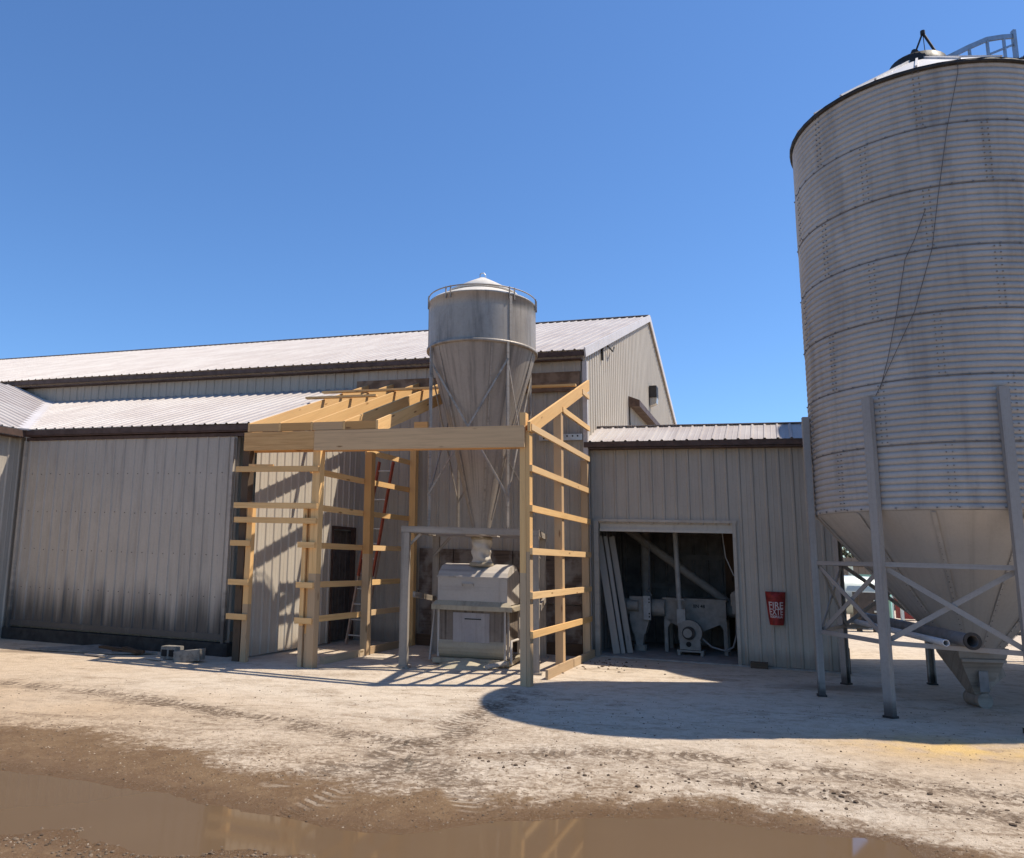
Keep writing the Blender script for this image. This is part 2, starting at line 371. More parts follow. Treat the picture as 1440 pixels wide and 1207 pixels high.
def ground_fields(x, y):
    n1 = fbm(x*1.1, y*1.1); n2 = fbm(x*5+9, y*5); n3 = fbm(x*16+3, y*16+7, 3)
    wl_ = np.interp(x, WX, WY)+.22*n1+.16*n2
    wet = np.clip((wl_-y)/.75+.38, 0, 1)
    d, _ = segdist(x, y, PUD, True); ins = inside(x, y, PUD); sdn = np.where(ins, d, -d)+.11*n2+.06*n1+.05*n3
    trk = np.zeros(x.shape); rut = np.zeros(x.shape); TD = np.full(x.shape, 9.); TS = np.zeros(x.shape)
    for i, T in enumerate(TRK):
        dt, sa = segdist(x, y, T); w = np.exp(-(dt/.26)**2)
        tread = .55+.45*np.sin(sa*2*PI/.085+np.where(dt > 0, dt*30, 0))
        m_ = dt < TD; TD = np.where(m_, dt, TD); TS = np.where(m_, sa, TS)
        trk = np.maximum(trk, w*np.clip(.75+1.6*n2, 0, 1)); rut = rut+w
    near = np.clip((14-y)/4, 0, 1)*np.clip((y+2)/3, 0, 1)
    h = (.012*n1+.007*n2+.005*n3)*near*(1-.45*wet)-.008*np.clip(rut, 0, 1.2)*near
    bay = np.clip((y-9.5)/1.5, 0, 1); h = h*(1-.5*bay)
    # wet hollow and puddle bed
    out = np.clip(-sdn, 0, 10)
    hp = WATER+np.where(sdn > 0, -np.clip(sdn*.2, 0, .05), np.clip(out*.045, 0, .034)+.006*n2+.004*n3)
    mixw = np.clip(1-out/.7, 0, 1)*(y < 9)
    h = np.where(y < 9.2, h*(1-.55*mixw)+(hp*mixw+0*(1-mixw)), h)
    scf = np.clip((9.6-y)/2.0, 0, 1)*np.clip(.55+.9*fbm(x*.55+3, y*.9+1), 0, 1)
    pale = np.clip(.5+.35*n1+np.clip((x+3.5)/5, -.6, .5)+np.clip((y-9.3)/3, -.2, .5)-.9*np.exp(-((x-4.3)/1.2)**2-((y-8.2)/.7)**2), 0, 1)
    gr_ = np.exp(-((x-4.6)/1.1)**2-((y-8.35)/.45)**2)*np.clip(.7+1.5*n2, 0, 1.2); dp_ = np.clip(1.6*np.exp(-((x-4.9)/1.1)**2-((y-12.2)/.42)**2)-.4, 0, 1)+np.clip(1.5*np.exp(-((x+8.1)/.9)**2-((y-13.3)/.25)**2)-.5, 0, 1)
    return h, wet, trk*near, pale, scf, TD, TS, np.clip(1-out/.55, 0, 1)*(y < 9), gr_, dp_
def grow(a, b, step, g):
    r = [a]
    while r[-1] < b: step *= g; r.append(r[-1]+step)
    return r
xs = np.concatenate([-np.array(grow(8., 700, .06, 1.16))[:0:-1], np.arange(-8, 8.001, .045), np.array(grow(8., 700, .06, 1.16))[1:]])
ys = np.concatenate([-np.array(grow(-3.9, 120, .06, 1.3))[:0:-1], np.arange(3.9, 9.4, .028), np.arange(9.4, 17, .07), np.array(grow(17, 1600, .09, 1.15))])
ys = np.unique(ys); XX, YY = np.meshgrid(xs, ys)
gh, gw, gt, gp, gs, gd, ga, gq, gg, gz = ground_fields(XX, YY)
XXs = np.clip(XX, -60, 60)
nx, ny = len(xs), len(ys)
co = np.stack([XX, YY, gh-K*XXs], -1).reshape(-1, 3)
idx = np.arange(nx*ny).reshape(ny, nx)
quads = np.stack([idx[:-1, :-1], idx[:-1, 1:], idx[1:, 1:], idx[1:, :-1]], -1).reshape(-1, 4)
gm = bpy.data.meshes.new('ground'); gm.from_pydata(co.tolist(), [], quads.tolist())
gm.polygons.foreach_set('use_smooth', [True]*len(gm.polygons))
for nm, arr in (('wet', gw), ('track', gt), ('pale', gp), ('scuff', gs), ('track_off', np.minimum(gd, 2.)), ('track_run', ga), ('damp', gq), ('grain', gg), ('patch', gz)):
    at = gm.attributes.new(nm, 'FLOAT', 'POINT'); at.data.foreach_set('value', arr.reshape(-1))
t = NT('dirt_yard'); oc = t.uv(1, 1, 1, 'Object')
n_big = t.noise(oc, .7, 6, .6, .3); n_mid = t.noise(oc, 5., 6, .68, .3); n_fin = t.noise(oc, 42., 4, .7); n_grit = t.noise(oc, 130., 3, .7)
n_cl = t.noise(oc, 15., 6, .76, .6)
strk = t.noise(t.uv(1.3, 5.5, 1, 'Object'), 1.6, 7, .74, 1.2)
strk2 = t.noise(t.uv(1.0, 2.6, 1, 'Object'), .8, 8, .72, .8)
scf = t.attr('scuff'); wet = t.attr('wet'); trk = t.attr('track'); pale = t.attr('pale')
dry = t.mix(pale, (.52, .385, .255), (.60, .505, .395))
dry = t.mix(t.ramp(n_mid, .42, .72, 0, .55), dry, (.36, .27, .185))
dry = t.mix(t.math('MULTIPLY', t.ramp(strk2, .50, .66), t.ramp(n_cl, .40, .62, .15, .8)), dry, (.235, .165, .105))
dry = t.mix(t.math('MULTIPLY', scf, t.ramp(t.math('ADD', n_cl, t.math('MULTIPLY', strk2, .6)), .66, .98)), dry, (.19, .125, .072))
dry = t.mix(t.ramp(strk, .53, .70, 0, .55), dry, (.255, .18, .115))
dry = t.mix(t.ramp(n_cl, .57, .72, 0, .6), dry, (.23, .165, .11))
dry = t.mix(t.ramp(n_grit, .58, .72, 0, .6), dry, (.17, .125, .085))
dry = t.mix(t.math('MULTIPLY', t.ramp(scf, 0, 1, .35, 1), t.ramp(n_fin, .56, .68, 0, .8)), dry, (.17, .12, .078))
dry = t.mix(t.math('MULTIPLY', t.ramp(scf, 0, 1, .2, 1), t.ramp(n_fin, .44, .34, 0, .5)), dry, (.66, .56, .44))
td = t.attr('track_off'); ts = t.attr('track_run')
lug = t.math('SINE', t.math('ADD', t.math('MULTIPLY', ts, 62.), t.math('ADD', t.math('MULTIPLY', td, 26.), t.math('MULTIPLY', n_cl, 5.))))
lug = t.math('MULTIPLY', t.ramp(lug, -.1, .5), t.math('MULTIPLY', t.ramp(td, .13, .19, 1, 0), t.ramp(t.noise(oc, 2.2, 4), .40, .60)))
tk_ = t.math('MINIMUM', t.math('MULTIPLY', trk, t.ramp(n_cl, .40, .62, .12, 1.5)), 1.)
dry = t.mix(t.math('MULTIPLY', tk_, 1.), dry, (.165, .115, .075))
mud = t.mix(t.ramp(n_mid, .35, .7), (.150, .086, .040), (.205, .128, .064))
mud = t.mix(t.ramp(n_cl, .55, .72, 0, .5), mud, (.095, .055, .028))
mud = t.mix(t.ramp(n_grit, .60, .70, 0, .6), mud, (.33, .25, .17))
n_f2 = t.noise(oc, 34., 3, .75)
mud = t.mix(t.ramp(n_f2, .60, .68, 0, .65), mud, (.36, .27, .18))
mud = t.mix(t.ramp(n_f2, .40, .33, 0, .6), mud, (.07, .042, .022))
wf = t.math('ADD', wet, t.math('MULTIPLY', t.math('SUBTRACT', n_mid, .5), 1.2))
wf = t.math('ADD', wf, t.math('MULTIPLY', t.math('SUBTRACT', n_cl, .5), .9))
wf = t.ramp(wf, .28, .72)
dry = t.mix(t.math('MULTIPLY', t.attr('grain'), .7), dry, (.66, .44, .155))
dry = t.mix(t.math('MULTIPLY', t.attr('patch'), .75), dry, (.20, .145, .10))
dmp = t.ramp(t.math('ADD', t.attr('damp'), t.math('MULTIPLY', t.math('SUBTRACT', n_cl, .5), .8)), .25, .9)
dry = t.mix(t.math('MULTIPLY', lug, .75), dry, (.15, .105, .07))
mud = t.mix(t.math('MULTIPLY', t.ramp(dmp, 0, 1, 1, 0), t.math('MULTIPLY', lug, .7)), mud, (.42, .33, .24))
mud = t.mix(t.math('MULTIPLY', dmp, .75), mud, (.135, .076, .036))
col = t.mix(wf, dry, mud)
hb = t.math('ADD', t.math('MULTIPLY', n_fin, .6), t.math('ADD', t.math('ADD', t.math('MULTIPLY', n_grit, .35), t.math('MULTIPLY', lug, -.45)), n_mid))
t.bump(hb, .8, .03)
rg = t.math('SUBTRACT', t.ramp(wf, 0, 1, .95, .6), t.math('MULTIPLY', dmp, .38))
t.out(col, rg, 0, .25)
gm.materials.append(t.mat); ground = bpy.data.objects.new('ground', gm); C.objects.link(ground); structure(ground)

# muddy water
b = B(); px0, px1, py0, py1 = -9.5, 3.2, 2.6, 7.8
b.add([(px0, py0, WATER), (px1, py0, WATER), (px1, py1, WATER), (px0, py1, WATER)], [(0, 1, 2, 3)])
t = NT('muddy_water'); n = t.noise(t.uv(1, 1, 1, 'Object'), .8, 3)
rip = t.noise(t.uv(1, 1, 1, 'Object'), 5., 2)
t.bump(rip, .02, .01)
M_water = t.out(t.mix(n, (.122, .077, .043), (.145, .095, .054)), .045, 0, .5); t.b.inputs['IOR'].default_value = 1.33
structure(b.build('puddle', M_water, origin=(-2, 6, WATER)))

# loose stones and clods
def stones():
    b = B(); ico = bmesh.new(); bmesh.ops.create_icosphere(ico, subdivisions=1, radius=1.); iv = [tuple(v.co) for v in ico.verts]; ifc = [[v.index for v in f.verts] for f in ico.faces]; ico.free()
    def put(x, y, r, mat):
        h = float(ground_fields(np.array([x]), np.array([y]))[0][0]); a = random.uniform(0, 6.3); sq = random.uniform(.5, .9); el = random.uniform(.75, 1.3)
        vs = []
        for (vx, vy, vz) in iv:
            j = random.uniform(.75, 1.2); vx *= j*el; vy *= j; vz *= j*sq
            vs.append((x+r*(vx*math.cos(a)-vy*math.sin(a)), y+r*(vx*math.sin(a)+vy*math.cos(a)), h+r*(vz+.05)))
        b.add(vs, ifc, mat, None, False)
    for (cx, cy, sx, sy, n, r0, r1) in [(-2.75, 5.42, .22, .06, 110, .005, .014), (-2.1, 4.95, .35, .12, 130, .004, .012), (-1.35, 5.02, .35, .10, 150, .004, .012),
                                        (-3.2, 5.1, .5, .1, 160, .005, .013), (-2.2, 4.75, 1.2, .12, 220, .004, .011), (-3.5, 5.6, .5, .12, 60, .005, .012), (-.8, 4.8, .25, .12, 120, .004, .012)]:
        for _ in range(n): put(random.gauss(cx, sx), random.gauss(cy, sy), random.uniform(r0, r1)*random.choice((.7, 1, 1, 1.3)), random.choice((0, 0, 1)))
    for _ in range(900):
        x = random.uniform(-5, 4.5); w = float(np.interp(x, WX, WY)); put(x, w-abs(random.gauss(0, .55)), random.uniform(.003, .009), random.choice((0, 0, 1)))
    for _ in range(650):
        x = random.uniform(-6, 6); put(x, random.uniform(5.6, 10.5), random.uniform(.004, .012), random.choice((1, 1, 0)))
    for _ in range(420):
        x = random.uniform(-.5, 5); put(x, 6.95-.22*(x-1.2)+random.gauss(0, .26), .004+.022*random.random()**4, 1)
    # crumbs: tiny dark on the dry ground, pale on the mud
    N = 7000; cx_ = rng.uniform(-6.5, 6.5, N); cy_ = 5.0+6.*rng.random(N)**1.5
    hh = ground_fields(cx_, cy_); wt = hh[1]
    for x, y, h, w in zip(cx_, cy_, hh[0], wt):
        if h < WATER+.004 or rng.random() > (.35+.65*float(np.clip((9.5-y)/3, 0, 1))): continue
        r = .0035+.006*rng.random()**3; a = rng.random()*6; c1, s1_ = r*math.cos(a), r*math.sin(a); q = r*rng.uniform(.5, 1.0)
        vs = [(x+c1, y+s1_, h), (x-s1_*.8, y+c1*.8, h), (x-c1*1.1, y-s1_*1.1, h), (x+s1_, y-c1, h), (x+.2*r, y, h+q)]
        b.add(vs, [(0, 1, 4), (1, 2, 4), (2, 3, 4), (3, 0, 4)], 2 if (w > .6 and rng.random() < .6) else 1)
    for _ in range(60): put(random.gauss(1.7, .5), random.gauss(13.9, .5), random.uniform(.01, .03), 1)
    o = b.build('gravel', [M_stone, plain('dark_clod', (.12, .08, .05), .95, 0, .4), plain('pale_grit', (.46, .37, .27), .95, 0, .3)], origin=(0, 6, 0)); structure(o, 'stuff')
    o['label'] = 'loose gravel and dark dirt clods strewn over the yard'
stones()

# ---------------------------------------------------------------- main barn
QW = 3.95; EZ = 5.72; SL = .383; QR = 12.55; EQ = 3.75; RZ = EZ+SL*(QR-EQ); PE = -.05; PL_ = -38.
def F(p, q, z): return W(p, q, z)
barn = thing('main_barn', 'long tan steel barn with white ribbed roof and tall sunlit gable end', 'barn', W(PE, QW, 0))
b = B(); b.panel(W(PL_, QW), E1, UP, NE2, PE-PL_-.02, 0, lambda u: EZ-.05, phase=.12); b.build('front_wall', M_wall, barn)
gt_ = lambda u: EZ+.06+SL*min(u, 2*(QR-QW)-u)
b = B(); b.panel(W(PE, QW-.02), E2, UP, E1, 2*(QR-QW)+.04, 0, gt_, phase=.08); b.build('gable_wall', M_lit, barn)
cs = 1/math.hypot(1, SL)
VU = Vector(E2)*cs+Vector(UP)*SL*cs; VD = Vector(NE2)*cs+Vector(UP)*SL*cs; RL = (QR-EQ)/cs
NU = Vector(NE2)*SL*cs+Vector(UP)*cs; ND = Vector(E2)*SL*cs+Vector(UP)*cs
b = B(); b.panel(W(PL_, EQ, EZ+.10), E1, VU, NU, PE-PL_+.06, 0, RL, phase=.1, rib=.022, rw=.03)
b.panel(W(PL_, 2*QR-EQ, EZ+.10), E1, VD, ND, PE-PL_+.06, 0, RL, phase=.1, rib=.022)
b.beam(W(PL_, QR, RZ+.108), W(PE+.06, QR, RZ+.108), .26, .014)
b.build('roof', M_roof, barn)
b = B(); b.beam(W(PL_, EQ+.01, EZ+.025), W(PE+.05, EQ+.01, EZ+.025), .03, .09); b.beam(W(PL_, (EQ+QW)/2, EZ-.075), W(PE, (EQ+QW)/2, EZ-.075), .2, .02); b.build('fascia', M_trim, barn)
b = B()
for q0, q1, d in ((EQ, QR, 1), (2*QR-EQ, QR, -1)):
    b.beam(W(PE+.075, q0, EZ+.04), W(PE+.075, q1, RZ+.04), .03, .19)
b.build('rake_trim', M_rake, barn)
b = B(); b.beam(W(PE+.03, QW-.03, 0), W(PE+.03, QW-.03, EZ-.1), .09, .09, E1); b.build('corner_trim', M_rake, barn)
# exposed old framing under the eave where the old lean-to was cut away
b = B(); b.panel(W(-5.0, QW-.05), E1, UP, NE2, 4.9, 5.42, 5.64, phase=.2, pitch=.2286, rib=.012); b.build('cut_panel_strip', M_wall, barn)
b = B(); b.beam(W(-5.05, QW-.045, 5.32), W(-.12, QW-.045, 5.32), .05, .2, off=3); b.build('rough_plank', M_oldred, barn)
b = B(); b.beam(W(-5.05, QW-.055, 5.12), W(-.12, QW-.055, 5.12), .07, .19, off=9); b.build('ledger', M_oldred, barn)
# rotten boarding at the foot of the wall in the bay
b = B()
for (p0, p1) in ((-3.5, -2.75), (-2.75, -1.5), (-1.5, -.9), (-.9, -.12)):
    b.beam(W(p0+.01, QW-.045, 1.47), W(p1-.01, QW-.045, 1.47), .05, .86, off=random.uniform(0, 9))
b.beam(W(-3.5, QW-.06, 1.0), W(-.12, QW-.06, 1.0), .07, .14)
for (p0, p1) in ((-3.5, -2.4), (-2.4, -1.2), (-1.2, -.12)):
    b.beam(W(p0+.02, QW-.05, .55), W(p1-.02, QW-.05, .55), .05, .72)
b.build('rotten_boarding', M_rot, barn)
b = B(); b.beam(W(-3.5, QW-.07, .1), W(-.12, QW-.07, .1), .12, .24); b.build('base_sill', M_old, barn)
# steel channel with bolt holes on the wall
b = B(); b.beam(W(-.95, QW-.07, 4.11), W(-.08, QW-.07, 4.11), .05, .12, off=1)
ch = b.build('bolted_channel', M_alu, barn)
for p in (-.85, -.62, -.38, -.27, -.17):
    b = B(); b.tube([W(p, QW-.099, 4.11+(.02 if p > -.4 else -.02)), W(p, QW-.094, 4.11+(.02 if p > -.4 else -.02))], .018, 8); b.build('bolt_hole', M_black, ch)
# gable: sliding door hood, door, wall lamp, conduit bracket
b = B(); b.prism([W(PE+.02, 8.8, 5.93), W(PE+.30, 8.8, 5.82), W(PE+.30, 8.8, 5.66), W(PE+.02, 8.8, 5.66)], Vector(E2)*5.1); b.build('door_hood', M_trim, barn)
b = B(); b.panel(W(PE+.05, 8.85), E2, UP, E1, 5., 0, 5.74, phase=.1, rib=.015); b.build('sliding_door', M_wall, barn)
b = B(); b.box((PE+.02, 12.35, 6.62), (PE+.24, 12.72, 6.98), W); wl_ = b.build('wall_lamp', M_dkmetal, barn)
b = B(); b.prism([W(PE+.03, 12.38, 6.38), W(PE+.03, 12.38, 6.62), W(PE+.24, 12.38, 6.62), W(PE+.22, 12.38, 6.45)], Vector(E2)*.3); b.build('lamp_lens', M_lens, wl_)
b = B(); b.tube([W(PE+.05, 6.1, 6.52), W(PE+.12, 6.35, 6.45), W(PE+.10, 6.6, 6.62)], .018, 6); b.build('cable_bracket', M_dkmetal, barn); b = B(); b.tube([W(PE+.04, 5.55, 6.05), W(PE+.04, 5.55, 6.4)], .03, 6); b.build('conduit', M_dkmetal, barn)

# ---------------------------------------------------------------- lean-to with big sliding door
LQ = .36; LZ = 3.87; LP = -5.03; LEFT = -10.2
lean = thing('lean_to_shed', 'low lean-to shed with white ribbed roof and big grimy sliding door', 'shed', W(-7.8, .5, 0))
LLen = (QW-LQ)/cs
b = B(); w0 = 4.6
b.panel(W(LEFT-w0, LQ, LZ+.03), E1, VU, NU, w0+LP-LEFT, lambda u: max(0., (w0-u)/cs) if u < w0 else 0., LLen, phase=.1, rib=.022, rw=.03)
b.build('roof', M_roof, lean)
b = B(); b.beam(W(LEFT-.02, LQ+.01, LZ-.035), W(LP+.02, LQ+.01, LZ-.035), .03, .095); b.beam(W(LEFT, LQ+.1, LZ-.095), W(LP, LQ+.1, LZ-.095), .18, .02); b.build('fascia', M_trim, lean)
b = B(); b.panel(W(-10.35, .56), E1, UP, NE2, 4.95, .02, 3.75, phase=.1); b.build('front_wall', M_wall, lean)
# end wall, sunlit, facing the new bay, with a doorway
PW = -4.94
lt = lambda u: LZ-.03+SL*(u+.09)
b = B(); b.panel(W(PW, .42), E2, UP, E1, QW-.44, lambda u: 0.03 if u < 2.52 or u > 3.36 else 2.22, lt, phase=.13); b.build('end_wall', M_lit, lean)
b = B(); b.panel(W(PW-.08, 2.96), E2, UP, E1, .82, .03, 2.2, phase=.2, rib=.012); dr = b.build('back_door', plain('dark_door_paint', (.10, .085, .075), .6, 0, .3), lean)
b = B()
for q in (2.93, 3.79): b.beam(W(PW-.02, q, .02), W(PW-.02, q, 2.26), .06, .09, E1)
b.beam(W(PW-.02, 2.9, 2.25), W(PW-.02, 3.82, 2.25), .09, .06); b.build('door_frame', M_trim, lean)
b = B(); b.panel(W(-10.22, .45, 0), E1, UP, NE2, 4.84, .26, 3.70, phase=.11, rib=.019, minor=.004, rw=.022)
b.beam(W(-10.2, .445, .3), W(-5.4, .445, .3), .03, .1)
for z in (.95, 1.65, 2.35, 3.05):
    for k in range(20): q_ = W(-10.22+.11+.2286*(k+.5), .443, z+random.uniform(-.01, .01)); b.beam(q_, (q_[0]-.008*e2[0], q_[1]-.008*e2[1], q_[2]), .012, .012, UP, 1)
door = b.build('sliding_door', [M_door, M_dkmetal], lean)
b = B(); b.beam(W(-10.2, .46, 3.72), W(-4.95, .46, 3.72), .08, .06); b.build('door_track', M_trim, lean)
b = B(); b.beam(W(-10.3, .53, .1), W(-5.3, .53, .1), .3, .22); b.build('door_curb', M_curb, lean)
b = B(); b.beam(W(-5.42, .41, .02), W(-5.42, .41, 3.66), .05, .05, E1); b.build('edge_trim', M_door, door)
b = B(); b.beam(W(-10.2, .42, .2), W(-10.2, .42, 3.68), .05, .05, E1); b.build('edge_trim', M_door, door)

# wing to the left, roof valley
wing = thing('side_wing', 'steel shed wing at the left edge with roof valley beside sliding door', 'shed', W(-10.4, -2, 0))
b = B(); b.panel(W(-10.38, .55), NE2, UP, E1, 8, .02, 3.78, phase=.1); b.build('wall', M_wall, wing)
VW = Vector(NE1)*cs+Vector(UP)*SL*cs; NW = Vector(E1)*SL*cs+Vector(UP)*cs
b = B(); b.panel(W(LEFT, LQ+4.6, LZ+.03), NE2, VW, NW, 12.6, lambda u: max(0., (4.6-u)/cs), 4.6/cs, phase=.05, rib=.022, rw=.03); b.build('roof', M_roof, wing)
b = B(); b.beam(W(LEFT+.01, LQ, LZ-.05), W(LEFT+.01, -7.8, LZ-.05), .03, .12); b.beam(W(LEFT-.1, LQ, LZ-.125), W(LEFT-.1, -7.8, LZ-.125), .2, .02); b.build('fascia', M_trim, wing)
b = B(); b.beam(W(LEFT+.05, LQ-.05, LZ+.03), W(LEFT-3.59, 3.95, LZ+.05+SL*3.59), .3, .03); b.build('valley_flashing', M_rake, wing)

# ---------------------------------------------------------------- mill shed on the right
AQ = 4.1; AP1 = 4.37; AZ = 3.95
mill = thing('mill_shed', 'low steel annex with open roll-up doorway and short white roof', 'shed', W(2.2, AQ, 0))
b = B()
OP0, OP1, OZ = .1, 2.66, 2.47
b.panel(W(-.02, AQ), E1, UP, NE2, OP0+.02, .04, AZ, phase=.06)
b.panel(W(OP0, AQ), E1, UP, NE2, OP1-OP0, OZ, AZ, phase=.17)
b.panel(W(OP1, AQ), E1, UP, NE2, AP1-OP1, .03, AZ, phase=.125)
b.build('front_wall', M_wall, mill)
b = B(); b.panel(W(AP1, AQ), E2, UP, E1, 4.2, 0, lambda u: AZ+.0+min(.38*u, .4)*.9, phase=.1); b.build('end_wall', M_wall, mill)
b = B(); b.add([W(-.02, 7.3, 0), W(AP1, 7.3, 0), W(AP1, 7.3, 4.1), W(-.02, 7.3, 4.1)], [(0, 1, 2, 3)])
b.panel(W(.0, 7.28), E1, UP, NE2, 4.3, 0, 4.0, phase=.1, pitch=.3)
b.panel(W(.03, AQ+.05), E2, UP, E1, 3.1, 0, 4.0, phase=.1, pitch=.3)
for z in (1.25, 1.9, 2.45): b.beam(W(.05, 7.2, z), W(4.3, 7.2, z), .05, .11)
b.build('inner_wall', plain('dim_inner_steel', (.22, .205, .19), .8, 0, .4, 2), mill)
RQ = 5.12; rl = (RQ-3.86)/cs
b = B(); b.panel(W(-.05, 3.86, AZ+.06), E1, VU, NU, AP1+.12, 0, rl, phase=.12, rib=.022, rw=.03)
ct = 1/math.hypot(1, .1); b.panel(W(-.05, 8.4, AZ+.06+.383*1.26-.1*3.28), E1, Vector(NE2)*ct+Vector(UP)*.1*ct, Vector(E2)*.1*ct+Vector(UP)*ct, AP1+.12, 0, 3.29, phase=.12, rib=.022)
b.build('roof', M_roof, mill)
b = B(); b.beam(W(-.05, RQ, AZ+.06+.383*1.26+.02), W(AP1+.07, RQ, AZ+.06+.383*1.26+.008), .16, .012); b.build('ridge_cap', M_roof, mill)
b = B(); b.beam(W(-.05, 3.87, AZ+.005), W(AP1+.07, 3.87, AZ+.005), .03, .10); b.beam(W(-.05, 3.98, AZ-.065), W(AP1, 3.98, AZ-.065), .2, .02); b.build('fascia', M_trim, mill)
b = B(); b.beam(W(OP0+.02, AQ-.02, 0), W(OP0+.02, AQ-.02, OZ+.04), .12, .09, E1); b.beam(W(OP1-.0, AQ-.02, 0), W(OP1-.0, AQ-.02, OZ+.04), .05, .06, E1)
b.beam(W(OP0-.04, AQ-.025, OZ+.055), W(OP1+.05, AQ-.025, OZ+.055), .05, .05); b.build('door_trim', M_wall, mill)
b = B(); b.beam(W(OP0+.08, AQ+.05, 2.40), W(OP1-.03, AQ+.05, 2.40), .05, .15); b.beam(W(OP0+.08, AQ+.02, 2.345), W(OP1-.03, AQ+.02, 2.345), .05, .05); b.build('roll_up_door', M_cream, mill)
b = B(); b.beam(W(AP1+.01, AQ-.02, 0), W(AP1+.01, AQ-.02, AZ-.1), .06, .06, E1); b.build('corner_trim', M_wall, mill)
b = B(); b.box((AP1-.06, AQ-.07, .0), (AP1+.09, AQ+.1, .42), W); b.build('corner_guard', M_dkmetal, mill)
b = B(); b.beam(W(-.05, AQ+1.5, .0), W(AP1, AQ+1.5, .0), 3.1, .05); b.build('floor', M_floor, mill)
b = B(); b.beam(W(2.42, 6.6, 0), W(2.42, 6.6, 3.9), .2, .2, E1); b.build('post', M_old, mill)
b = B(); b.beam(W(2.5, 7.22, 1.35), W(3.0, 7.22, 1.35), .03, .75); b.build('window', M_window, mill)
b = B(); b.box((2.84, AQ-.2, 0.), (3.13, AQ-.02, .1), W); tag(b.build('wood_block', M_old, origin=W(3, AQ-.1, 0)), 'small dark block on the ground under the fire extinguisher cover', 'block')

# fire extinguisher cover on the mill shed wall
fx = thing('fire_extinguisher_cover', 'red fire extinguisher cover with white lettering on grey steel wall', 'safety cover', W(3.3, AQ-.02, .74))
FCZ = 1.0
def fcover(a, z, off=0.):   # a from -1 to 1 across, z 0..1 up
    w = .115+.055*z**.8; d = (.11+.03*z)*math.sqrt(max(0., 1-a*a*.97))
    return W(3.31+a*w, AQ-.03-d-off, .745+.53*z)
b = B(); vs = []; fs = []; na, nz = 18, 12
for j in range(nz+1):
    for i in range(na+1):
        z = j/nz; sag = (.04*math.cos(i/na*PI*2)*z**4)
        x, y, zz = fcover(-1+2*i/na, z); vs.append((x, y, zz+sag))
for j in range(nz):
    for i in range(na): fs.append((j*(na+1)+i, j*(na+1)+i+1, (j+1)*(na+1)+i+1, (j+1)*(na+1)+i))
b.add(vs, fs, 0, None, True); b.add([vs[i] for i in range(na+1)], [tuple(reversed(range(na+1)))]); b.add([vs[nz*(na+1)+i] for i in range(na+1)], [tuple(range(na+1))])
b.build('cover', M_red, fx)
def text_part(txt, size, name, mat, parent, mapf, width=None):
    cu = bpy.data.curves.new(name, 'FONT'); cu.body = txt; cu.size = size; cu.align_x = 'CENTER'; cu.align_y = 'CENTER'; cu.resolution_u = 3; cu.offset = .002
    ob = bpy.data.objects.new(name, cu); C.objects.link(ob); dg = bpy.context.evaluated_depsgraph_get()
    me = bpy.data.meshes.new_from_object(ob.evaluated_get(dg)); bpy.data.objects.remove(ob)
    bm = bmesh.new(); bm.from_mesh(me); bmesh.ops.subdivide_edges(bm, edges=bm.edges[:], cuts=1); bm.to_mesh(me); bm.free()
    vs = [v.co.copy() for v in me.vertices]; x0 = min(v.x for v in vs); x1 = max(v.x for v in vs)
    sc_ = (width/(x1-x0)) if width else 1
    b = B(); b.add([mapf(v.x*sc_, v.y) for v in vs], [list(p.vertices) for p in me.polygons], 0); return b.build(name, mat, parent)
def fmap(zc): return lambda x, y: fcover(max(-.98, min(.98, x/(.115+.055*zc**.8))), zc+y/.53, .004)
text_part('FIRE', .16, 'lettering', M_letter, fx, fmap(.63), .235)
text_part('EXTE', .15, 'lettering', M_letter, fx, fmap(.42), .22)
text_part('RODPULLA', .055, 'lettering', M_letter, fx, fmap(.27), .20)

# ---------------------------------------------------------------- timber frame of the new bay
tf = thing('timber_frame', 'new pine post frame of posts, girts, header and rafters around the bin', 'timber frame', W(-2, 1.8, 0))
def part(name, mat, *beams):
    b = B()
    for a in beams: b.beam(*a)
    return b.build(name, mat, tf)
def post(p, q, w, d, zb, zt, split=None, mat=M_pine):
    s = split or 0
    b = B(); b.beam(W(p, q, s), W(p, q, zt), w, d, E2); o = b.build('post', mat, tf)
    if split:
        b = B(); b.beam(W(p+.002, q-.002, zb), W(p+.002, q-.002, s), w, d, E2); b.build('treated_post_foot', M_treat, tf)
    return o
post(-.055, .07, .09, .14, -.1, 3.87, 1.55); post(.022, .07, .055, .14, -.1, 3.60, 1.85)
post(-3.50, .07, .13, .14, -.1, 3.36, 1.42); post(-3.68, .06, .07, .09, -.1, 2.43, .62)
post(-3.60, .09, .05, .09, -.1, 2.43, .5, M_pine2)
post(-4.71, .05, .10, .09, -.1, 2.43, .9)
post(-3.57, 1.88, .135, .14, -.1, 3.58, 1.75, M_pine2); post(-3.57, 3.72, .13, .13, -.05, 4.3)
post(.0, 1.80, .13, .14, -.1, 4.24, None, M_pine2); post(.0, 3.68, .13, .13, -.1, 3.62, 1.2, M_treat)
part('old_post', M_old, (W(-4.88, .12, 0), W(-4.88, .12, 3.62), .13, .14, E2))
part('header', M_head, (W(-4.86, -.025, 3.515), W(-3.535, -.025, 3.515), .045, .30))
part('header', M_head, (W(-3.53, -.028, 3.51), W(-.012, -.028, 3.51), .045, .32))
part('header', M_pine2, (W(-4.8, .16, 3.50), W(-.1, .16, 3.50), .04, .29))
GZ = (.70, 1.24, 1.86, 2.47, 3.05)
for z in GZ+(3.655,):
    part('girt', M_pine, (W(.07, -.0, z), W(.07, 3.74, z), .04, .095))
part('girt', M_pine, (W(.07, 1.80, 4.25), W(.07, 3.8, 4.25), .04, .095)); part('girt', M_pine, (W(.07, 3.25, 4.87), W(.07, 3.8, 4.87), .04, .09))
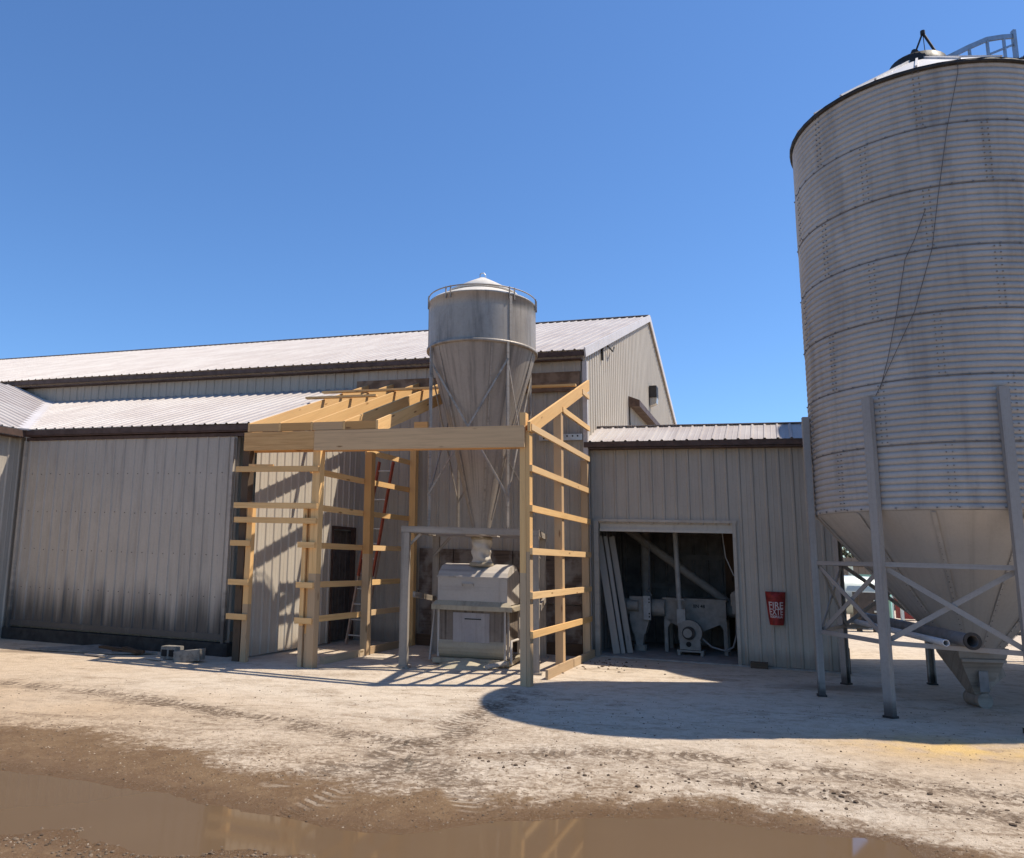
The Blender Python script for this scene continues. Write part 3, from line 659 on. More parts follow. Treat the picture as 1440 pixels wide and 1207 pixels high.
for z in GZ:
    part('girt', M_pine, (W(-3.66, .1, z), W(-3.66, 1.86, z-.005), .04, .095)); part('girt', M_pine, (W(-3.66, 1.87, z), W(-3.66, 3.78, z+.01), .04, .095))
part('girt', M_pine, (W(-3.66, 1.87, 3.60), W(-3.66, 3.78, 3.62), .04, .095))
for z in (2.47, 3.06): part('girt', M_pine, (W(-5.0, -.022, z), W(-3.44, -.022, z), .04, .09))
part('door_header', M_pine, (W(-4.98, -.022, 2.235), W(-3.45, -.022, 2.235), .04, .09))
for z in (1.86, 1.24, .70):
    part('girt_stub', M_pine, (W(-5.03, -.022, z), W(-4.65, -.022, z), .04, .09)); part('girt_stub', M_pine, (W(-3.76, -.022, z), W(-3.46, -.022, z), .04, .09))
part('sill', M_treat, (W(.07, .75, .06), W(.07, 2.3, .06), .04, .16)); part('sill', M_treat, (W(.075, 2.32, .07), W(.075, 3.9, .07), .04, .13))
part('sill', M_treat, (W(-3.57, .5, .05), W(-3.57, 1.78, .05), .09, .12)); part('sill', M_treat, (W(-3.57, 1.98, .06), W(-3.57, 3.6, .06), .04, .14))
def rafter(p, w=.04, dz=0., q1=3.88):
    b = B(); e = Vector(E1)*w
    zt = lambda q: 3.83+dz+.385*q
    b.prism([W(p-w/2, -.045, 3.675+min(dz, 0)), W(p-w/2, -.045, zt(-.045)), W(p-w/2, q1, zt(q1)), W(p-w/2, q1, zt(q1)-.215), W(p-w/2, (3.675+min(dz, 0)-3.83-dz+.215)/.385, 3.675+min(dz, 0))], e); return b.build('rafter', M_pine, tf)
for p in (-4.78, -4.187, -3.59, -3.0, -2.42): rafter(p)
rafter(.055, .045, -.09, 3.86)
for a, c in ((-4.76, -4.21), (-4.165, -3.615), (-3.565, -3.025), (-2.975, -2.445)):
    part('blocking', M_pine2, (W(a, -.02, 3.742), W(c, -.02, 3.742), .04, .128))
part('purlin', M_pine, (W(-5.15, 2.15, 4.70), W(-3.62, 2.15, 4.70), .085, .04)); part('purlin', M_pine, (W(-5.2, 2.8, 4.95), W(-2.38, 2.8, 4.95), .085, .04))
part('purlin', M_pine, (W(-.85, 2.75, 4.88), W(.08, 2.75, 4.88), .085, .04))
part('knee_block', M_pine, (W(-3.5, 3.55, 4.36), W(-3.2, 3.55, 4.36), .04, .14))

# timber offcuts lying on the frame
b = B(); b.beam(W(-4.75, -.03, 3.125), W(-4.6, .02, 3.125), .04, .035); b.beam(W(-4.62, -.03, 3.122), W(-4.3, -.0, 3.122), .04, .03)
tag(b.build('lumber_offcut', M_pine, origin=W(-4.6, 0, 3.11)), 'small pine offcuts lying on the top girt beside the sliding door', 'offcut')

# extension ladder in the bay
lad = thing('extension_ladder', 'red extension ladder with pale foot section leaning inside the timber frame', 'ladder', W(-4.45, 3.1, 0))
L0 = Vector(W(-4.64, 3.08, .02)); L1 = Vector(W(-4.30, 3.62, 3.62)); dx = Vector(E1)*.36
lp = lambda t, o=0.: L0+(L1-L0)*t+Vector(NE2)*o
for s in (0, 1):
    b = B(); b.beam(lp(0)+dx*s, lp(.52)+dx*s, .03, .075, E2); b.build('rail', M_ladpale, lad)
    b = B(); b.beam(lp(.36, .06)+dx*(.06+.88*s), lp(1, .06)+dx*(.06+.88*s), .03, .08, E2); b.build('rail', M_ladred, lad)
for k in range(13):
    t_ = .045+k*.082; o = .0 if t_ < .45 else .06; b = B(); b.tube([lp(t_, o)+dx*.03, lp(t_, o)+dx*.97], .016, 8); b.build('rung', M_alu, lad)

# ---------------------------------------------------------------- small hopper bin, its stand, the mixer
SBX, SBY = -.53, 13.7
A7 = math.radians(-6.); u7 = (math.cos(A7), math.sin(A7)); v7 = (-u7[1], u7[0])
def S(a, c, z=0.): return (SBX-.02+a*u7[0]+c*v7[0], SBY+a*u7[1]+c*v7[1], z)
stand = thing('bin_stand', 'dusty square steel stand carrying the small hopper bin', 'steel stand', S(0, 0, 0))
for (a, c) in ((-1.06, -.98), (1.02, -.98), (-.98, 1.1), (1.0, 1.1)):
    b = B(); b.beam(S(a, c, -.05), S(a, c, 2.11), .13 if c < 0 else .12, .12, Vector((*v7, 0))); lg = b.build('leg', M_steel, stand)
    b = B(); b.beam(S(a-.0, c, .0), S(a, c, .03), .2, .2, Vector((*v7, 0))); b.build('foot_plate', M_steel, lg)
for c in (-.98, 1.1): b = B(); b.beam(S(-1.13, c, 2.165), S(1.09, c, 2.165), .12, .10); b.build('beam', M_steel, stand)
for a in (-1.03, 1.01): b = B(); b.beam(S(a, -.9, 2.165), S(a, 1.04, 2.165), .10, .095); b.build('beam', M_steel, stand)
for a, s in ((-1.0, 1), (.96, -1)):
    b = B(); b.beam(S(a, .95, 1.75), S(a+.3*s, .98, 2.1), .04, .05); b.build('knee_brace', M_steel, stand); b = B(); b.beam(S(a, -.93, 1.93), S(a+.18*s, -.95, 2.1), .03, .04); b.build('knee_brace', M_steel, stand)
b = B(); b.beam(S(-1.0, -.6, 1.12), S(-.98, 1.0, .98), .04, .09); b.build('rail', M_steel, stand)
b = B(); b.beam(S(1.09, -.9, 1.0), S(1.05, 1.0, 1.05), .04, .10); b.build('rail', M_steel, stand)
b = B()
for s in (-.35, .35): b.beam(S(-1.0, s, 2.165), S(1.0, s, 2.165), .08, .08)
b.build('cross_beam', M_steel, stand)

sb = thing('hopper_bin', 'small dust-caked steel hopper bin standing inside the timber frame', 'hopper bin', (SBX, SBY, 2.215))
SR = .955; ZB, ZT = 5.36, 6.20; c0 = (SBX, SBY, 0)
b = B(); b.lathe(c0, [(SR, ZB), (SR, ZB+.3), (SR, ZB+.6), (SR+.002, ZT-.03), (SR+.012, ZT-.025), (SR+.012, ZT)], 96); 
for ang in (-58, 62, 180):
    t_ = math.radians(ang); b.beam((SBX+(SR+.004)*math.cos(t_), SBY+(SR+.004)*math.sin(t_), ZB+.02), (SBX+(SR+.004)*math.cos(t_), SBY+(SR+.004)*math.sin(t_), ZT-.04), .02, .05, (-math.sin(t_), math.cos(t_), 0))
b.build('barrel', M_bin, sb)
b = B(); b.lathe(c0, [(SR, ZB-.05), (SR+.035, ZB-.045), (SR+.035, ZB+.0), (SR, ZB+.01)], 96); b.build('girth_flange', M_bin, sb)
b = B(); b.lathe(c0, [(.16, 2.24), (.2, 2.42), (SR*.62, 4.05), (SR, ZB-.04)], 96)
for ang in (-78, -20, -140, 100): 
    t_ = math.radians(ang); b.beam((SBX+.205*math.cos(t_), SBY+.205*math.sin(t_), 2.42), (SBX+SR*math.cos(t_), SBY+SR*math.sin(t_), ZB-.05), .012, .03, (-math.sin(t_), math.cos(t_), 0))
b.build('cone', M_bincone, sb)
b = B(); b.lathe(c0, [(SR+.01, ZT), (SR-.03, ZT+.035), (.6, ZT+.19), (.56, ZT+.2)], 64); b.build('roof', M_bintop, sb)
b = B(); b.lathe(c0, [(.54, ZT+.20), (.64, ZT+.185), (.645, ZT+.22), (.3, ZT+.42), (.06, ZT+.55), (.0, ZT+.555)], 64); cap = b.build('cap', M_bintop, sb)
b = B(); b.tube([(SBX-.05, SBY, ZT+.52), (SBX-.05, SBY, ZT+.62), (SBX-.02, SBY, ZT+.65), (SBX+.02, SBY, ZT+.65), (SBX+.05, SBY, ZT+.61), (SBX+.05, SBY, ZT+.52)], .01, 6); b.build('handle', M_alu, cap)
b = B(); nn = 60
b.tube([(SBX+(SR+.01)*math.cos(k/nn*2*PI), SBY+(SR+.01)*math.sin(k/nn*2*PI), ZT+.10) for k in range(nn+1)], .011, 6, False)
for ang in (-10, -57, -125, -170, 60, 120, 170):
    for dd in (-3, 3):
        t_ = math.radians(ang+dd); x, y = SBX+(SR+.018)*math.cos(t_), SBY+(SR+.018)*math.sin(t_); b.beam((x, y, ZT-.10), (x, y, ZT+.11), .022, .015, (-math.sin(t_), math.cos(t_), 0))
b.build('rim_rail', M_bin, sb)
LA = [math.radians(a) for a in (-62, 28, 118, 208)]
lx = lambda a, z, r=SR+.02: (SBX+r*math.cos(a), SBY+r*math.sin(a), z)
for a in LA:
    b = B(); b.beam(lx(a, 2.22), lx(a, ZB-.02), .045, .04, (-math.sin(a), math.cos(a), 0)); b.build('leg', M_bin, sb)
for a0, a1 in zip(LA, LA[1:]+LA[:1]):
    b = B(); b.beam(lx(a0, 5.05), lx(a1, 2.75), .014, .032); b.beam(lx(a1, 5.05, SR+.045), lx(a0, 2.75, SR+.045), .014, .032); b.build('brace', M_bin, sb)

mx = thing('feed_mixer', 'dust-covered boxy feed mixer standing under the hopper bin', 'feed mixer', (-.6, 14.0, 0))
Am = math.radians(-11.5); um = (math.cos(Am), math.sin(Am)); vm = (-um[1], um[0])
def X(a, c, z): return (-1.245+a*um[0]+c*vm[0], 13.50+a*um[1]+c*vm[1], z)   # a across the front, c back
MW, MD = 1.19, 1.05
b = B()
prof = [(0, .97), (0, 1.43), (.06, 1.50), (.25, 1.60), (.52, 1.64), (.8, 1.60), (.99, 1.50), (MD, 1.43), (MD, .97)]
b.prism([X(.0, c, z) for c, z in prof], Vector((*um, 0))*MW); b.build('hood', M_mix, mx)
b = B(); b.box((-.02, -.012, 1.405), (MW+.02, .02, 1.43), X); b.box((MW-.14, -.008, .98), (MW-.125, .0, 1.40), X)
b.box((.42, -.03, 1.30), (.62, -.0, 1.315), X); b.box((.42, -.03, 1.27), (.435, 0, 1.315), X); b.box((.605, -.03, 1.27), (.62, 0, 1.315), X); b.build('hood_handle', M_mix, mx)
b = B(); lo = .88; b.prism([X(-.08, -.09, lo), X(MW+.10, -.09, lo), X(MW+.10, MD+.08, lo), X(-.08, MD+.08, lo)], Vector((0, 0, .075)))
b.prism([X(-.08, -.09, lo+.076), X(-.01, -.0, lo+.15), X(MW+.02, -.0, lo+.15), X(MW+.1, -.09, lo+.076)], Vector((*vm, 0))*.005)
b.build('ledge', M_mixtan, mx)
b = B(); b.box((.02, -.022, .36), (MW-.01, MD, .88), X); b.build('body', M_mixdk, mx)
b = B(); b.box((.28, -.034, .37), (.90, -.0, .84), X); b.box((.48, -.042, .735), (.76, -.035, .75), X, 1); b.build('front_plate', [sheet_metal('grey_plate', (.31, .275, .26), (.42, .38, .345), (.17, .14, .125), .5, .8, rough=.7, sx=7), M_black], mx)
for a in (.0, MW-.06): b = B(); b.box((a+.01, -.028, .12), (a+.045, .04, .88), X); b.build('corner_post', M_mix, mx)
b = B(); b.box((MW-.02, .06, .12), (MW+.02, .12, .88), X); b.build('corner_post', M_mix, mx)
b = B(); b.box((MW-.02, MD-.1, .12), (MW+.02, MD, .88), X); b.build('corner_post', M_mix, mx)
b = B(); pr = [(.36+.30*math.cos(t_)*.55, .28+.19*math.sin(t_)) for t_ in [PI*.5+k*PI/10 for k in range(11)]]
b.prism([X(.04, c-.25, z-.0) for c, z in pr], Vector((*um, 0))*(MW-.09)); b.build('drum', M_mixtan, mx)
b = B(); b.box((-.04, -.12, .03), (MW+.06, .02, .11), X); b.box((-.02, MD-.1, .02), (MW+.04, MD, .1), X); b.box((MW-.0, .02, .03), (MW+.07, MD, .1), X); b.build('skid', M_mixtan, mx)
b = B(); b.tube([X(MW+.08, -.05, .06), X(MW+.08, -.05, .42), X(MW+.12, .3, .42)], .022, 8); b.tube([X(MW+.0, -.1, .08), X(MW-.25, -.42, .04)], .04, 8); b.tube([X(-.12, .3, 1.0), X(-.14, .05, .05)], .02, 6); b.build('control_lever', M_mix, mx)
pl = B(); vs = [X(.5, -.2, .0)]; 
pl.lathe(X(.55, -.05, 0), [(.5, 0), (.4, .05), (.22, .10), (.0, .12)], 24); tag(pl.build('feed_pile', plain('spilled_meal', (.45, .39, .27), .95, 0, .2), origin=X(.55, -.05, 0)), 'low heap of spilled meal on the ground under the mixer', 'spilled meal')

slv = thing('spout_sleeve', 'creased pale fabric sleeve hanging from hopper bin into feed mixer', 'sleeve', (SBX, SBY, 1.64))
b = B(); vs = []; fs = []; n = 40; rows = 22
for j in range(rows+1):
    z = 1.62+.54*j/rows
    for k in range(n):
        t_ = 2*PI*k/n; r = .165+.010*math.sin(5*t_+j*.5)+.014*math.sin(j*.9+2*t_)-.010*math.exp(-((j-7)/2.5)**2)+(.02 if j < 2 else 0)
        vs.append((SBX+.01+r*math.cos(t_), SBY+.0+r*math.sin(t_), z))
for j in range(rows):
    for k in range(n): fs.append((j*n+k, j*n+(k+1) % n, (j+1)*n+(k+1) % n, (j+1)*n+k))
b.add(vs, fs, 0, None, True); b.build('fabric', M_sleeve, slv)
b = B(); b.lathe((SBX+.01, SBY, 0), [(.17, 2.05), (.185, 2.055), (.185, 2.09), (.17, 2.095)], 32); b.build('hose_clamp', M_mixtan, slv); b = B(); b.lathe((SBX+.01, SBY, 0), [(.2, 1.60), (.21, 1.61), (.205, 1.66), (.17, 1.67)], 32); b.build('hose_clamp', M_mixtan, slv)
b = B(); b.box((-.27, -.2, 2.105), (.27, .2, 2.125), lambda a, c, z: S(a+.05, c, z)); b.build('slide_gate', M_mix, slv)

# ---------------------------------------------------------------- silos
def silo(cx, cy, eave, label, seg, full, cone=True, group='galvanised silos in a row'):
    R = 1.86; z0 = 2.48; root = thing('grain_silo', label, 'silo', (cx, cy, 0), group); c = (cx, cy, 0)
    rings = max(1, round((eave-z0)/.84)); rh = (eave-z0)/rings; per = rh/10; prof = []
    for i in range(rings*10):
        base = z0+i*per; lap = .006 if (i // 10) % 2 else 0.
        for f, o in ((0, -.019), (.07, -.004), (.26, .006), (.5, .009), (.74, .006), (.93, -.004)): prof.append((R+o+lap, base+f*per))
    prof.append((R, eave))
    b = B(); b.lathe(c, prof, seg)
    if full:
        def bolt(a, z, r=R+.012, s=.009):
            x, y = cx+r*math.cos(a), cy+r*math.sin(a); b.beam((x, y, z), (x+.014*math.cos(a), y+.014*math.sin(a), z), s*2, s*2, UP, 1)
        for k in range(rings+1):
            for j in range(50):
                a = (j+.5)/50*2*PI
                if math.sin(a) < .35: bolt(a, z0+k*rh+(.03 if k == 0 else -.02 if k == rings else 0))
        for k in range(rings):
            for q in range(5):
                a = math.radians(239.5-44+q*44-(22 if k % 2 else 0)+(0 if k % 2 else 0))
                for i in range(10):
                    for d_ in (-.018, .018): bolt(a+d_, z0+k*rh+(i+.5)*per, s=.007)
        for k in range(1, rings): b.lathe(c, [(R-.004, z0+k*rh-.009), (R+.012, z0+k*rh-.004), (R+.012, z0+k*rh+.002), (R-.004, z0+k*rh+.005)], seg, 2)
    b.build('wall', [M_silo, M_bolt, M_seam], root)
    b = B(); b.lathe(c, [(R+.02, eave-.035), (R+.045, eave-.03), (R+.045, eave+.012), (R+.02, eave+.02)], seg); b.build('eave_ring', M_dkmetal, root)
    RT = eave+1.12; b = B(); nseg = 24; rv = []
    b.lathe(c, [(R+.05, eave+.015), (.36, RT-.06)], 48)
    for k in range(nseg):
        a = k/nseg*2*PI; b.beam((cx+(R+.03)*math.cos(a), cy+(R+.03)*math.sin(a), eave+.035), (cx+.38*math.cos(a), cy+.38*math.sin(a), RT-.06+.005), .03, .035, UP)
    b.build('roof', M_siloroof, root)
    b = B(); b.lathe(c, [(.40, RT-.10), (.40, RT+.05), (.30, RT+.055), (.30, RT+.09), (.0, RT+.12)], 32); lid = b.build('lid', M_dkmetal, root)
    if full:
        b = B(); ax = Vector((cx+.12, cy, RT+.62)); b.tube([(cx+.36, cy-.1, RT+.0), ax], .02, 6); b.tube([(cx-.16, cy, RT+.0), (cx-.02, cy, RT+.30)], .055, 8); b.tube([(cx-.02, cy, RT+.28), ax], .014, 6)
        b.tube([ax, (cx+.14, cy, RT+.05)], .006, 5); b.tube([ax-Vector((0, 0, .03)), ax+Vector((0, 0, .03))], .035, 8); b.build('lid_lift', M_dkmetal, lid)
    zb = .72; rb = .33
    b = B(); b.lathe(c, [(rb, zb), (R*.5, zb+(z0-zb)*.40), (R-.005, z0)], seg)
    if full:
        for k in range(12):
            a = math.radians(22+k*30)
            for i in range(26):
                f = (i+.5)/26; r = rb+(R-rb)*f+.004; z = zb+(z0-zb)*f
                x, y = cx+r*math.cos(a), cy+r*math.sin(a); b.beam((x, y, z), (x+.008*math.cos(a), y+.008*math.sin(a), z-.007), .011, .011, UP, 1)
            b.beam((cx+(rb+.003)*math.cos(a+.01), cy+(rb+.003)*math.sin(a+.01), zb), (cx+(R+.0)*math.cos(a+.01), cy+(R+.0)*math.sin(a+.01), z0-.02), .004, .05, (-math.sin(a), math.cos(a), 0))
    b.build('cone', [M_silocone, M_bolt], root)
    LR = R+.075; ang = [math.radians(32.7+45*k) for k in range(8)]
    P3 = lambda a, z, r=LR: (cx+r*math.cos(a), cy+r*math.sin(a), z)
    for a in ang:
        tg = Vector((-math.sin(a), math.cos(a), 0)); rd = Vector((math.cos(a), math.sin(a), 0))
        b = B(); b.beam(Vector(P3(a, -.06))+rd*.035, Vector(P3(a, 3.92))+rd*.035, .11, .02, rd)
        for s in (-1, 1):
            b.beam(Vector(P3(a, -.06))+tg*.045*s-rd*.01, Vector(P3(a, 3.92))+tg*.045*s-rd*.01, .02, .07, rd)
            if full:
                for i in range(0): q = Vector(P3(a, 2.5+i*.08))+tg*.035*s+rd*.045; b.beam(q, q+rd*.012, .018, .018, UP, 1)
        lg = b.build('leg', [M_leg, M_dkmetal], root)
        b = B(); b.beam(P3(a, -.02), P3(a, .025), .14, .12, rd); b.build('foot_plate', M_dkmetal, lg)
    for i in range(8):
        a0, a1 = ang[i], ang[(i+1) % 8]
        for z in (1.82, .875): b = B(); b.beam(P3(a0, z, LR-.02), P3(a1, z, LR-.02), .03, .055); b.build('ring_brace', M_leg, root)
        b = B(); b.beam(P3(a0, 1.80, LR-.05), P3(a1, .90, LR-.05), .014, .06); b.beam(P3(a1, 1.80, LR-.075), P3(a0, .90, LR-.075), .014, .06); b.build('cross_brace', M_leg, root)
    # outlet boot
    b = B(); n = 4
    def sq(x0, x1, y0, y1, z): return [(cx+x0, cy+y0, z), (cx+x1, cy+y0, z), (cx+x1, cy+y1, z), (cx+x0, cy+y1, z)]
    def loft(lv):
        vs = [p for l in lv for p in l]; fs = []
        for i in range(len(lv)-1):
            for k in range(4): fs.append((i*4+k, i*4+(k+1) % 4, i*4+4+(k+1) % 4, i*4+4+k))
        b.add(vs, [tuple(reversed(f)) for f in fs])
    loft([sq(-.34, .33, -.3, .3, .78), sq(-.32, .30, -.28, .28, .66), sq(-.05, .12, -.09, .09, .16)])
    b.box((cx-.30, cy-.31, .60), (cx+.28, cy-.27, .635)); 
    b.prism([(cx+.05, cy-.16, .56), (cx+.30, cy-.16, .56), (cx+.34, cy-.16, .42), (cx+.28, cy-.16, .38), (cx+.08, cy-.16, .22)], (0, .3, 0))
    b.tube([(cx+.04, cy-.16, .09), (cx+.04, cy+.2, .09)], .10, 14)
    bt = b.build('outlet_boot', M_steel, root)
    if full:
        b = B(); b.beam((cx+.0, cy-.245, .38), (cx+.0, cy-.185, .28), .12, .012, (0, -1, .3)); b.box((cx-.065, cy-.25, .22), (cx+.055, cy-.235, .48)); b.build('sight_plate', M_pipe, bt)
    return root
SX, SY = 6.185, 10.977
s1 = silo(SX, SY, 8.17, 'tall corrugated silo on eight steel legs, nearest to the yard, roof hatch visible', 168, True)
# cables slung down the wall of the near silo
for pts in ([(254.3, 8.16), (254.0, 8.02), (248.6, 7.3), (243.4, 6.4), (239.8, 5.72), (232.1, 4.95), (223.1, 4.39), (215.4, 3.94)], [(238.9, 6.26), (234.2, 5.88), (230.4, 5.65), (226.2, 5.02), (221.3, 4.4), (217.4, 4.02)]):
    b = B(); b.tube([(SX+1.888*math.cos(math.radians(a)), SY+1.888*math.sin(math.radians(a)), z) for a, z in pts], .0045, 6); b.build('slack_cable', M_cable, s1)
silo(10.15, 11.35, 10.0, 'taller silo at the right edge, only a sliver of its white roof showing', 72, False)
silo(10.4, 14.8, 10.5, 'silo hidden behind the nearest silo, only its dark legs showing', 72, False)

# curved guard rail on the catwalk between silo roofs
gr = thing('catwalk_rail', 'curved galvanised guard rail rising behind the silo roof hatch', 'guard rail', (7.4, 11.6, 9.2))
RY = 11.55
rp = [(6.80, 9.80), (7.08, 9.95), (7.35, 10.10), (7.66, 10.25), (7.91, 10.30), (8.10, 10.32)]
b = B()
for (x0, z0_), (x1, z1_) in zip(rp[:-1], rp[1:]): b.beam((x0, RY, z0_), (x1, RY, z1_), .03, .075)
b.build('top_rail', M_galv, gr)
for x, z in ((7.08, 9.9), (7.36, 10.07), (7.66, 10.22), (7.93, 10.27)): b = B(); b.beam((x, RY, 9.05), (x, RY, z), .045, .03, (1, 0, 0)); b.build('baluster', M_galv, gr)
b = B(); b.beam((8.10, RY, 8.9), (8.10, RY, 10.42), .07, .05, (1, 0, 0)); b.build('end_post', M_galv, gr)
b = B(); b.beam((7.66, RY, 9.98), (8.10, RY, 10.18), .02, .03); b.beam((7.9, RY, 9.75), (8.2, RY, 9.95), .02, .03); b.build('mid_rail', M_galv, gr)
b = B(); b.beam((6.6, RY, 9.02), (8.6, RY, 9.05), .6, .05); b.beam((6.9, RY, 8.75), (6.9, RY, 9.02), .06, .06, (1, 0, 0)); b.beam((8.5, RY, 9.0), (8.7, RY, 9.0), .06, .1); b.build('deck', M_galv, gr)

# pipes resting on the silo braces
def pipe(p0, p1, r, name, mat, label, flange):
    t0 = Vector(p0); d = (Vector(p1)-t0).normalized()
    root = thing(name, label, 'pipe', p0)
    b = B(); b.tube([p0, p1], r, 24, False); b.tube([p0, p1], r*.80, 24, False)
    # rim
    a = d.cross(Vector((0, 0, 1))).normalized(); c_ = a.cross(d); n = 28
    for base, s in ((t0, -1), (Vector(p1), 1)):
        vs = []
        for rr in (r*.8, r):
            for k in range(n): t_ = 2*PI*k/n; vs.append(base+a*rr*math.cos(t_)+c_*rr*math.sin(t_))
        b.add(vs, [(k, (k+1) % n, n+(k+1) % n, n+k) for k in range(n)])
    b.build('tube', mat, root)
    b = B(); b.tube([t0+d*(.9), t0+d*.905], r*.79, 16); b.build('dark_bore', M_black, root)
    if flange:
        b = B(); vs = []
        for o in (0., .025):
            for rr in (r*.82, r*1.25):
                for k in range(n): t_ = 2*PI*k/n; vs.append(t0-d*(.012-o)+a*rr*math.cos(t_)+c_*rr*math.sin(t_))
        b.add(vs, [(k, (k+1) % n, n+(k+1) % n, n+k) for k in range(n)]+[(n+k, n+(k+1) % n, 3*n+(k+1) % n, 3*n+k) for k in range(n)]+[(2*n+k, 3*n+k, 3*n+(k+1) % n, 2*n+(k+1) % n) for k in range(n)])
        b.build('flange', M_dkmetal, root)
pipe((5.22, 9.22, .985), (5.66, 12.95, .99), .078, 'auger_tube', M_pipe, 'thick grey flanged tube lying on the silo leg braces', True)
pipe((4.99, 9.35, .945), (5.38, 12.8, .945), .039, 'plastic_pipe', M_pvc, 'thin white pipe lying on the silo braces beside the thick tube', False)

# ---------------------------------------------------------------- machinery inside the mill shed
def tagged(b, name, mats, label, cat, o, group=None): return tag(b.build(name, mats, origin=o), label, cat, group)
for i, (pb, pt, q, lab) in enumerate(((.40, .06, 4.42, 'whitewashed plank leaning in the mill doorway, nearest the left jamb'), (.50, .17, 4.55, 'narrow grey plank leaning in the mill doorway, middle of the three'), (.60, .26, 4.72, 'bluish white plank leaning in the mill doorway, right of the other two'))):
    b = B(); b.beam(W(pb, q, .03), W(pt, q+.12, 2.24), (.13, .07, .11)[i], .045, E2); tagged(b, 'leaning_plank', M_whiteboard, lab, 'plank', W(pb, q, 0), 'planks leaning in the mill doorway')
fd = thing('auger_feeder', 'grey auger feeder with round motor and hanging chute behind the planks', 'feeder', W(.75, 5.4, 0))
b = B(); b.tube([W(.42, 5.35, .86), W(.72, 5.35, .86)], .17, 20); b.tube([W(.48, 5.2, .9), W(.7, 5.2, .9)], .11, 16); b.tube([W(.36, 5.35, .86), W(.43, 5.35, .86)], .09, 14); b.build('motor', M_mach, fd)
b = B(); b.box((.52, 5.2, .62), (.8, 5.5, 1.08), W); b.build('gearbox', M_mach, fd)
b = B(); b.box((.81, 5.12, .64), (.95, 5.16, 1.1), W); pl_ = b.build('flange_plate', plain('pale_plate', (.42, .41, .39), .6), fd)
b = B()
for z in (.70, .76, .98, 1.04): b.tube([W(.925, 5.115, z), W(.925, 5.10, z)], .015, 8)
b.build('bolt', M_black, pl_)
b = B(); b.tube([W(.95, 5.4, .87), W(1.2, 5.4, .87)], .17, 20); b.build('connecting_tube', M_mach, fd)
b = B(); b.prism([W(.52, 5.2, .63), W(.9, 5.2, .63), W(.82, 5.2, .36), W(.58, 5.2, .36)], Vector(E2)*.28); b.prism([W(.60, 5.22, .36), W(.80, 5.22, .36), W(.76, 5.22, .12), W(.64, 5.22, .12)], Vector(E2)*.2); b.tube([W(.7, 5.32, .03), W(.7, 5.32, .14)], .13, 16); b.build('chute', M_mach, fd)
tr = thing('feed_trough', 'long grey steel trough on corner legs with sloping bottom in the mill shed', 'trough', W(1.75, 5.5, 0))
b = B(); b.prism([W(1.17, 5.4, 1.07), W(2.37, 5.4, 1.07), W(2.37, 5.4, .68), W(2.25, 5.4, .60), W(1.85, 5.4, .42), W(1.65, 5.4, .42), W(1.3, 5.4, .60), W(1.17, 5.4, .68)], Vector(E2)*.8); b.beam(W(1.15, 5.395, 1.06), W(2.39, 5.395, 1.06), .03, .03); b.build('body', M_mach, tr)
for p in (1.19, 2.33):
    for q in (5.4, 6.15): b = B(); b.prism([W(p-.02, q, .0), W(p+.05, q, .0), W(p+.05, q, .5), W(p+(.16 if p < 2 else .05), q, .66), W(p-(.02 if p < 2 else .12), q, .66), W(p-.02, q, .5)], Vector(E2)*.03); b.build('leg', M_mach, tr)
text_part('IIN 48', .09, 'stencil', M_stencil, tr, lambda x, y: W(1.86+x, 5.392, .93+y), .22)
bl = thing('blower', 'small round blower on a low stand with vertical pipe in the mill shed', 'blower', W(1.68, 5.15, 0))
b = B(); pts = []
sp = [(1.49, .30), (1.49, .62)]+[(1.70+.235*math.cos(t_), .45+.235*math.sin(t_)) for t_ in [PI*.72-k*PI*.92/14 for k in range(15)]]+[(1.92, .28)]
b.prism([W(p, 5.0, z) for p, z in sp], Vector(E2)*.22); b.build('housing', M_mach, bl)
b = B(); b.tube([W(1.69, 5.0, .44), W(1.69, 4.96, .44)], .125, 20); hb_ = b.build('intake_ring', M_dkmetal, bl)
b = B(); b.tube([W(1.67, 4.965, .44), W(1.67, 4.93, .44)], .085, 18); b.build('intake_grille', M_mach, hb_)
b = B(); b.box((1.51, 4.99, .13), (1.90, 5.2, .30), W); b.tube([W(1.68, 4.992, .23), W(1.68, 4.984, .23)], .05, 16, mat=1); b.build('gear_case', [M_mach, M_black], bl)
b = B(); b.box((1.46, 4.95, .09), (1.96, 5.25, .125), W)
for p in (1.47, 1.9):
    for q in (4.95, 5.2): b.box((p, q, 0.02), (p+.05, q+.05, .09), W)
b.build('base', M_mach, bl)
b = B(); b.box((1.47, 5.02, .6), (1.63, 5.18, .88), W); b.tube([W(1.53, 5.1, .86), W(1.51, 5.1, 1.1), W(1.47, 5.12, 2.6), W(1.46, 5.12, 3.6)], .05, 14); b.beam(W(1.44, 5.1, 1.06), W(1.62, 5.1, 1.06), .14, .02); b.build('riser_pipe', plain('pale_pipe', (.36, .345, .32), .6), bl)
b = B(); b.tube([W(.70, 6.25, .9), W(.70, 6.25, 3.9)], .10, 16); tagged(b, 'drop_pipe', M_mach, 'wide vertical drop pipe above the auger feeder', 'pipe', W(.7, 6.25, .9))
b = B(); b.tube([W(.95, 5.3, 1.10), W(.86, 5.35, 1.2), W(.86, 5.6, 1.24), W(.86, 5.75, 2.2)], .018, 8); b.tube([W(.86, 5.75, 2.15), W(.78, 5.75, 2.2)], .04, 8); tagged(b, 'conduit', M_pipe, 'thin bent conduit rising from the auger feeder', 'conduit', W(.95, 5.3, 1.1))
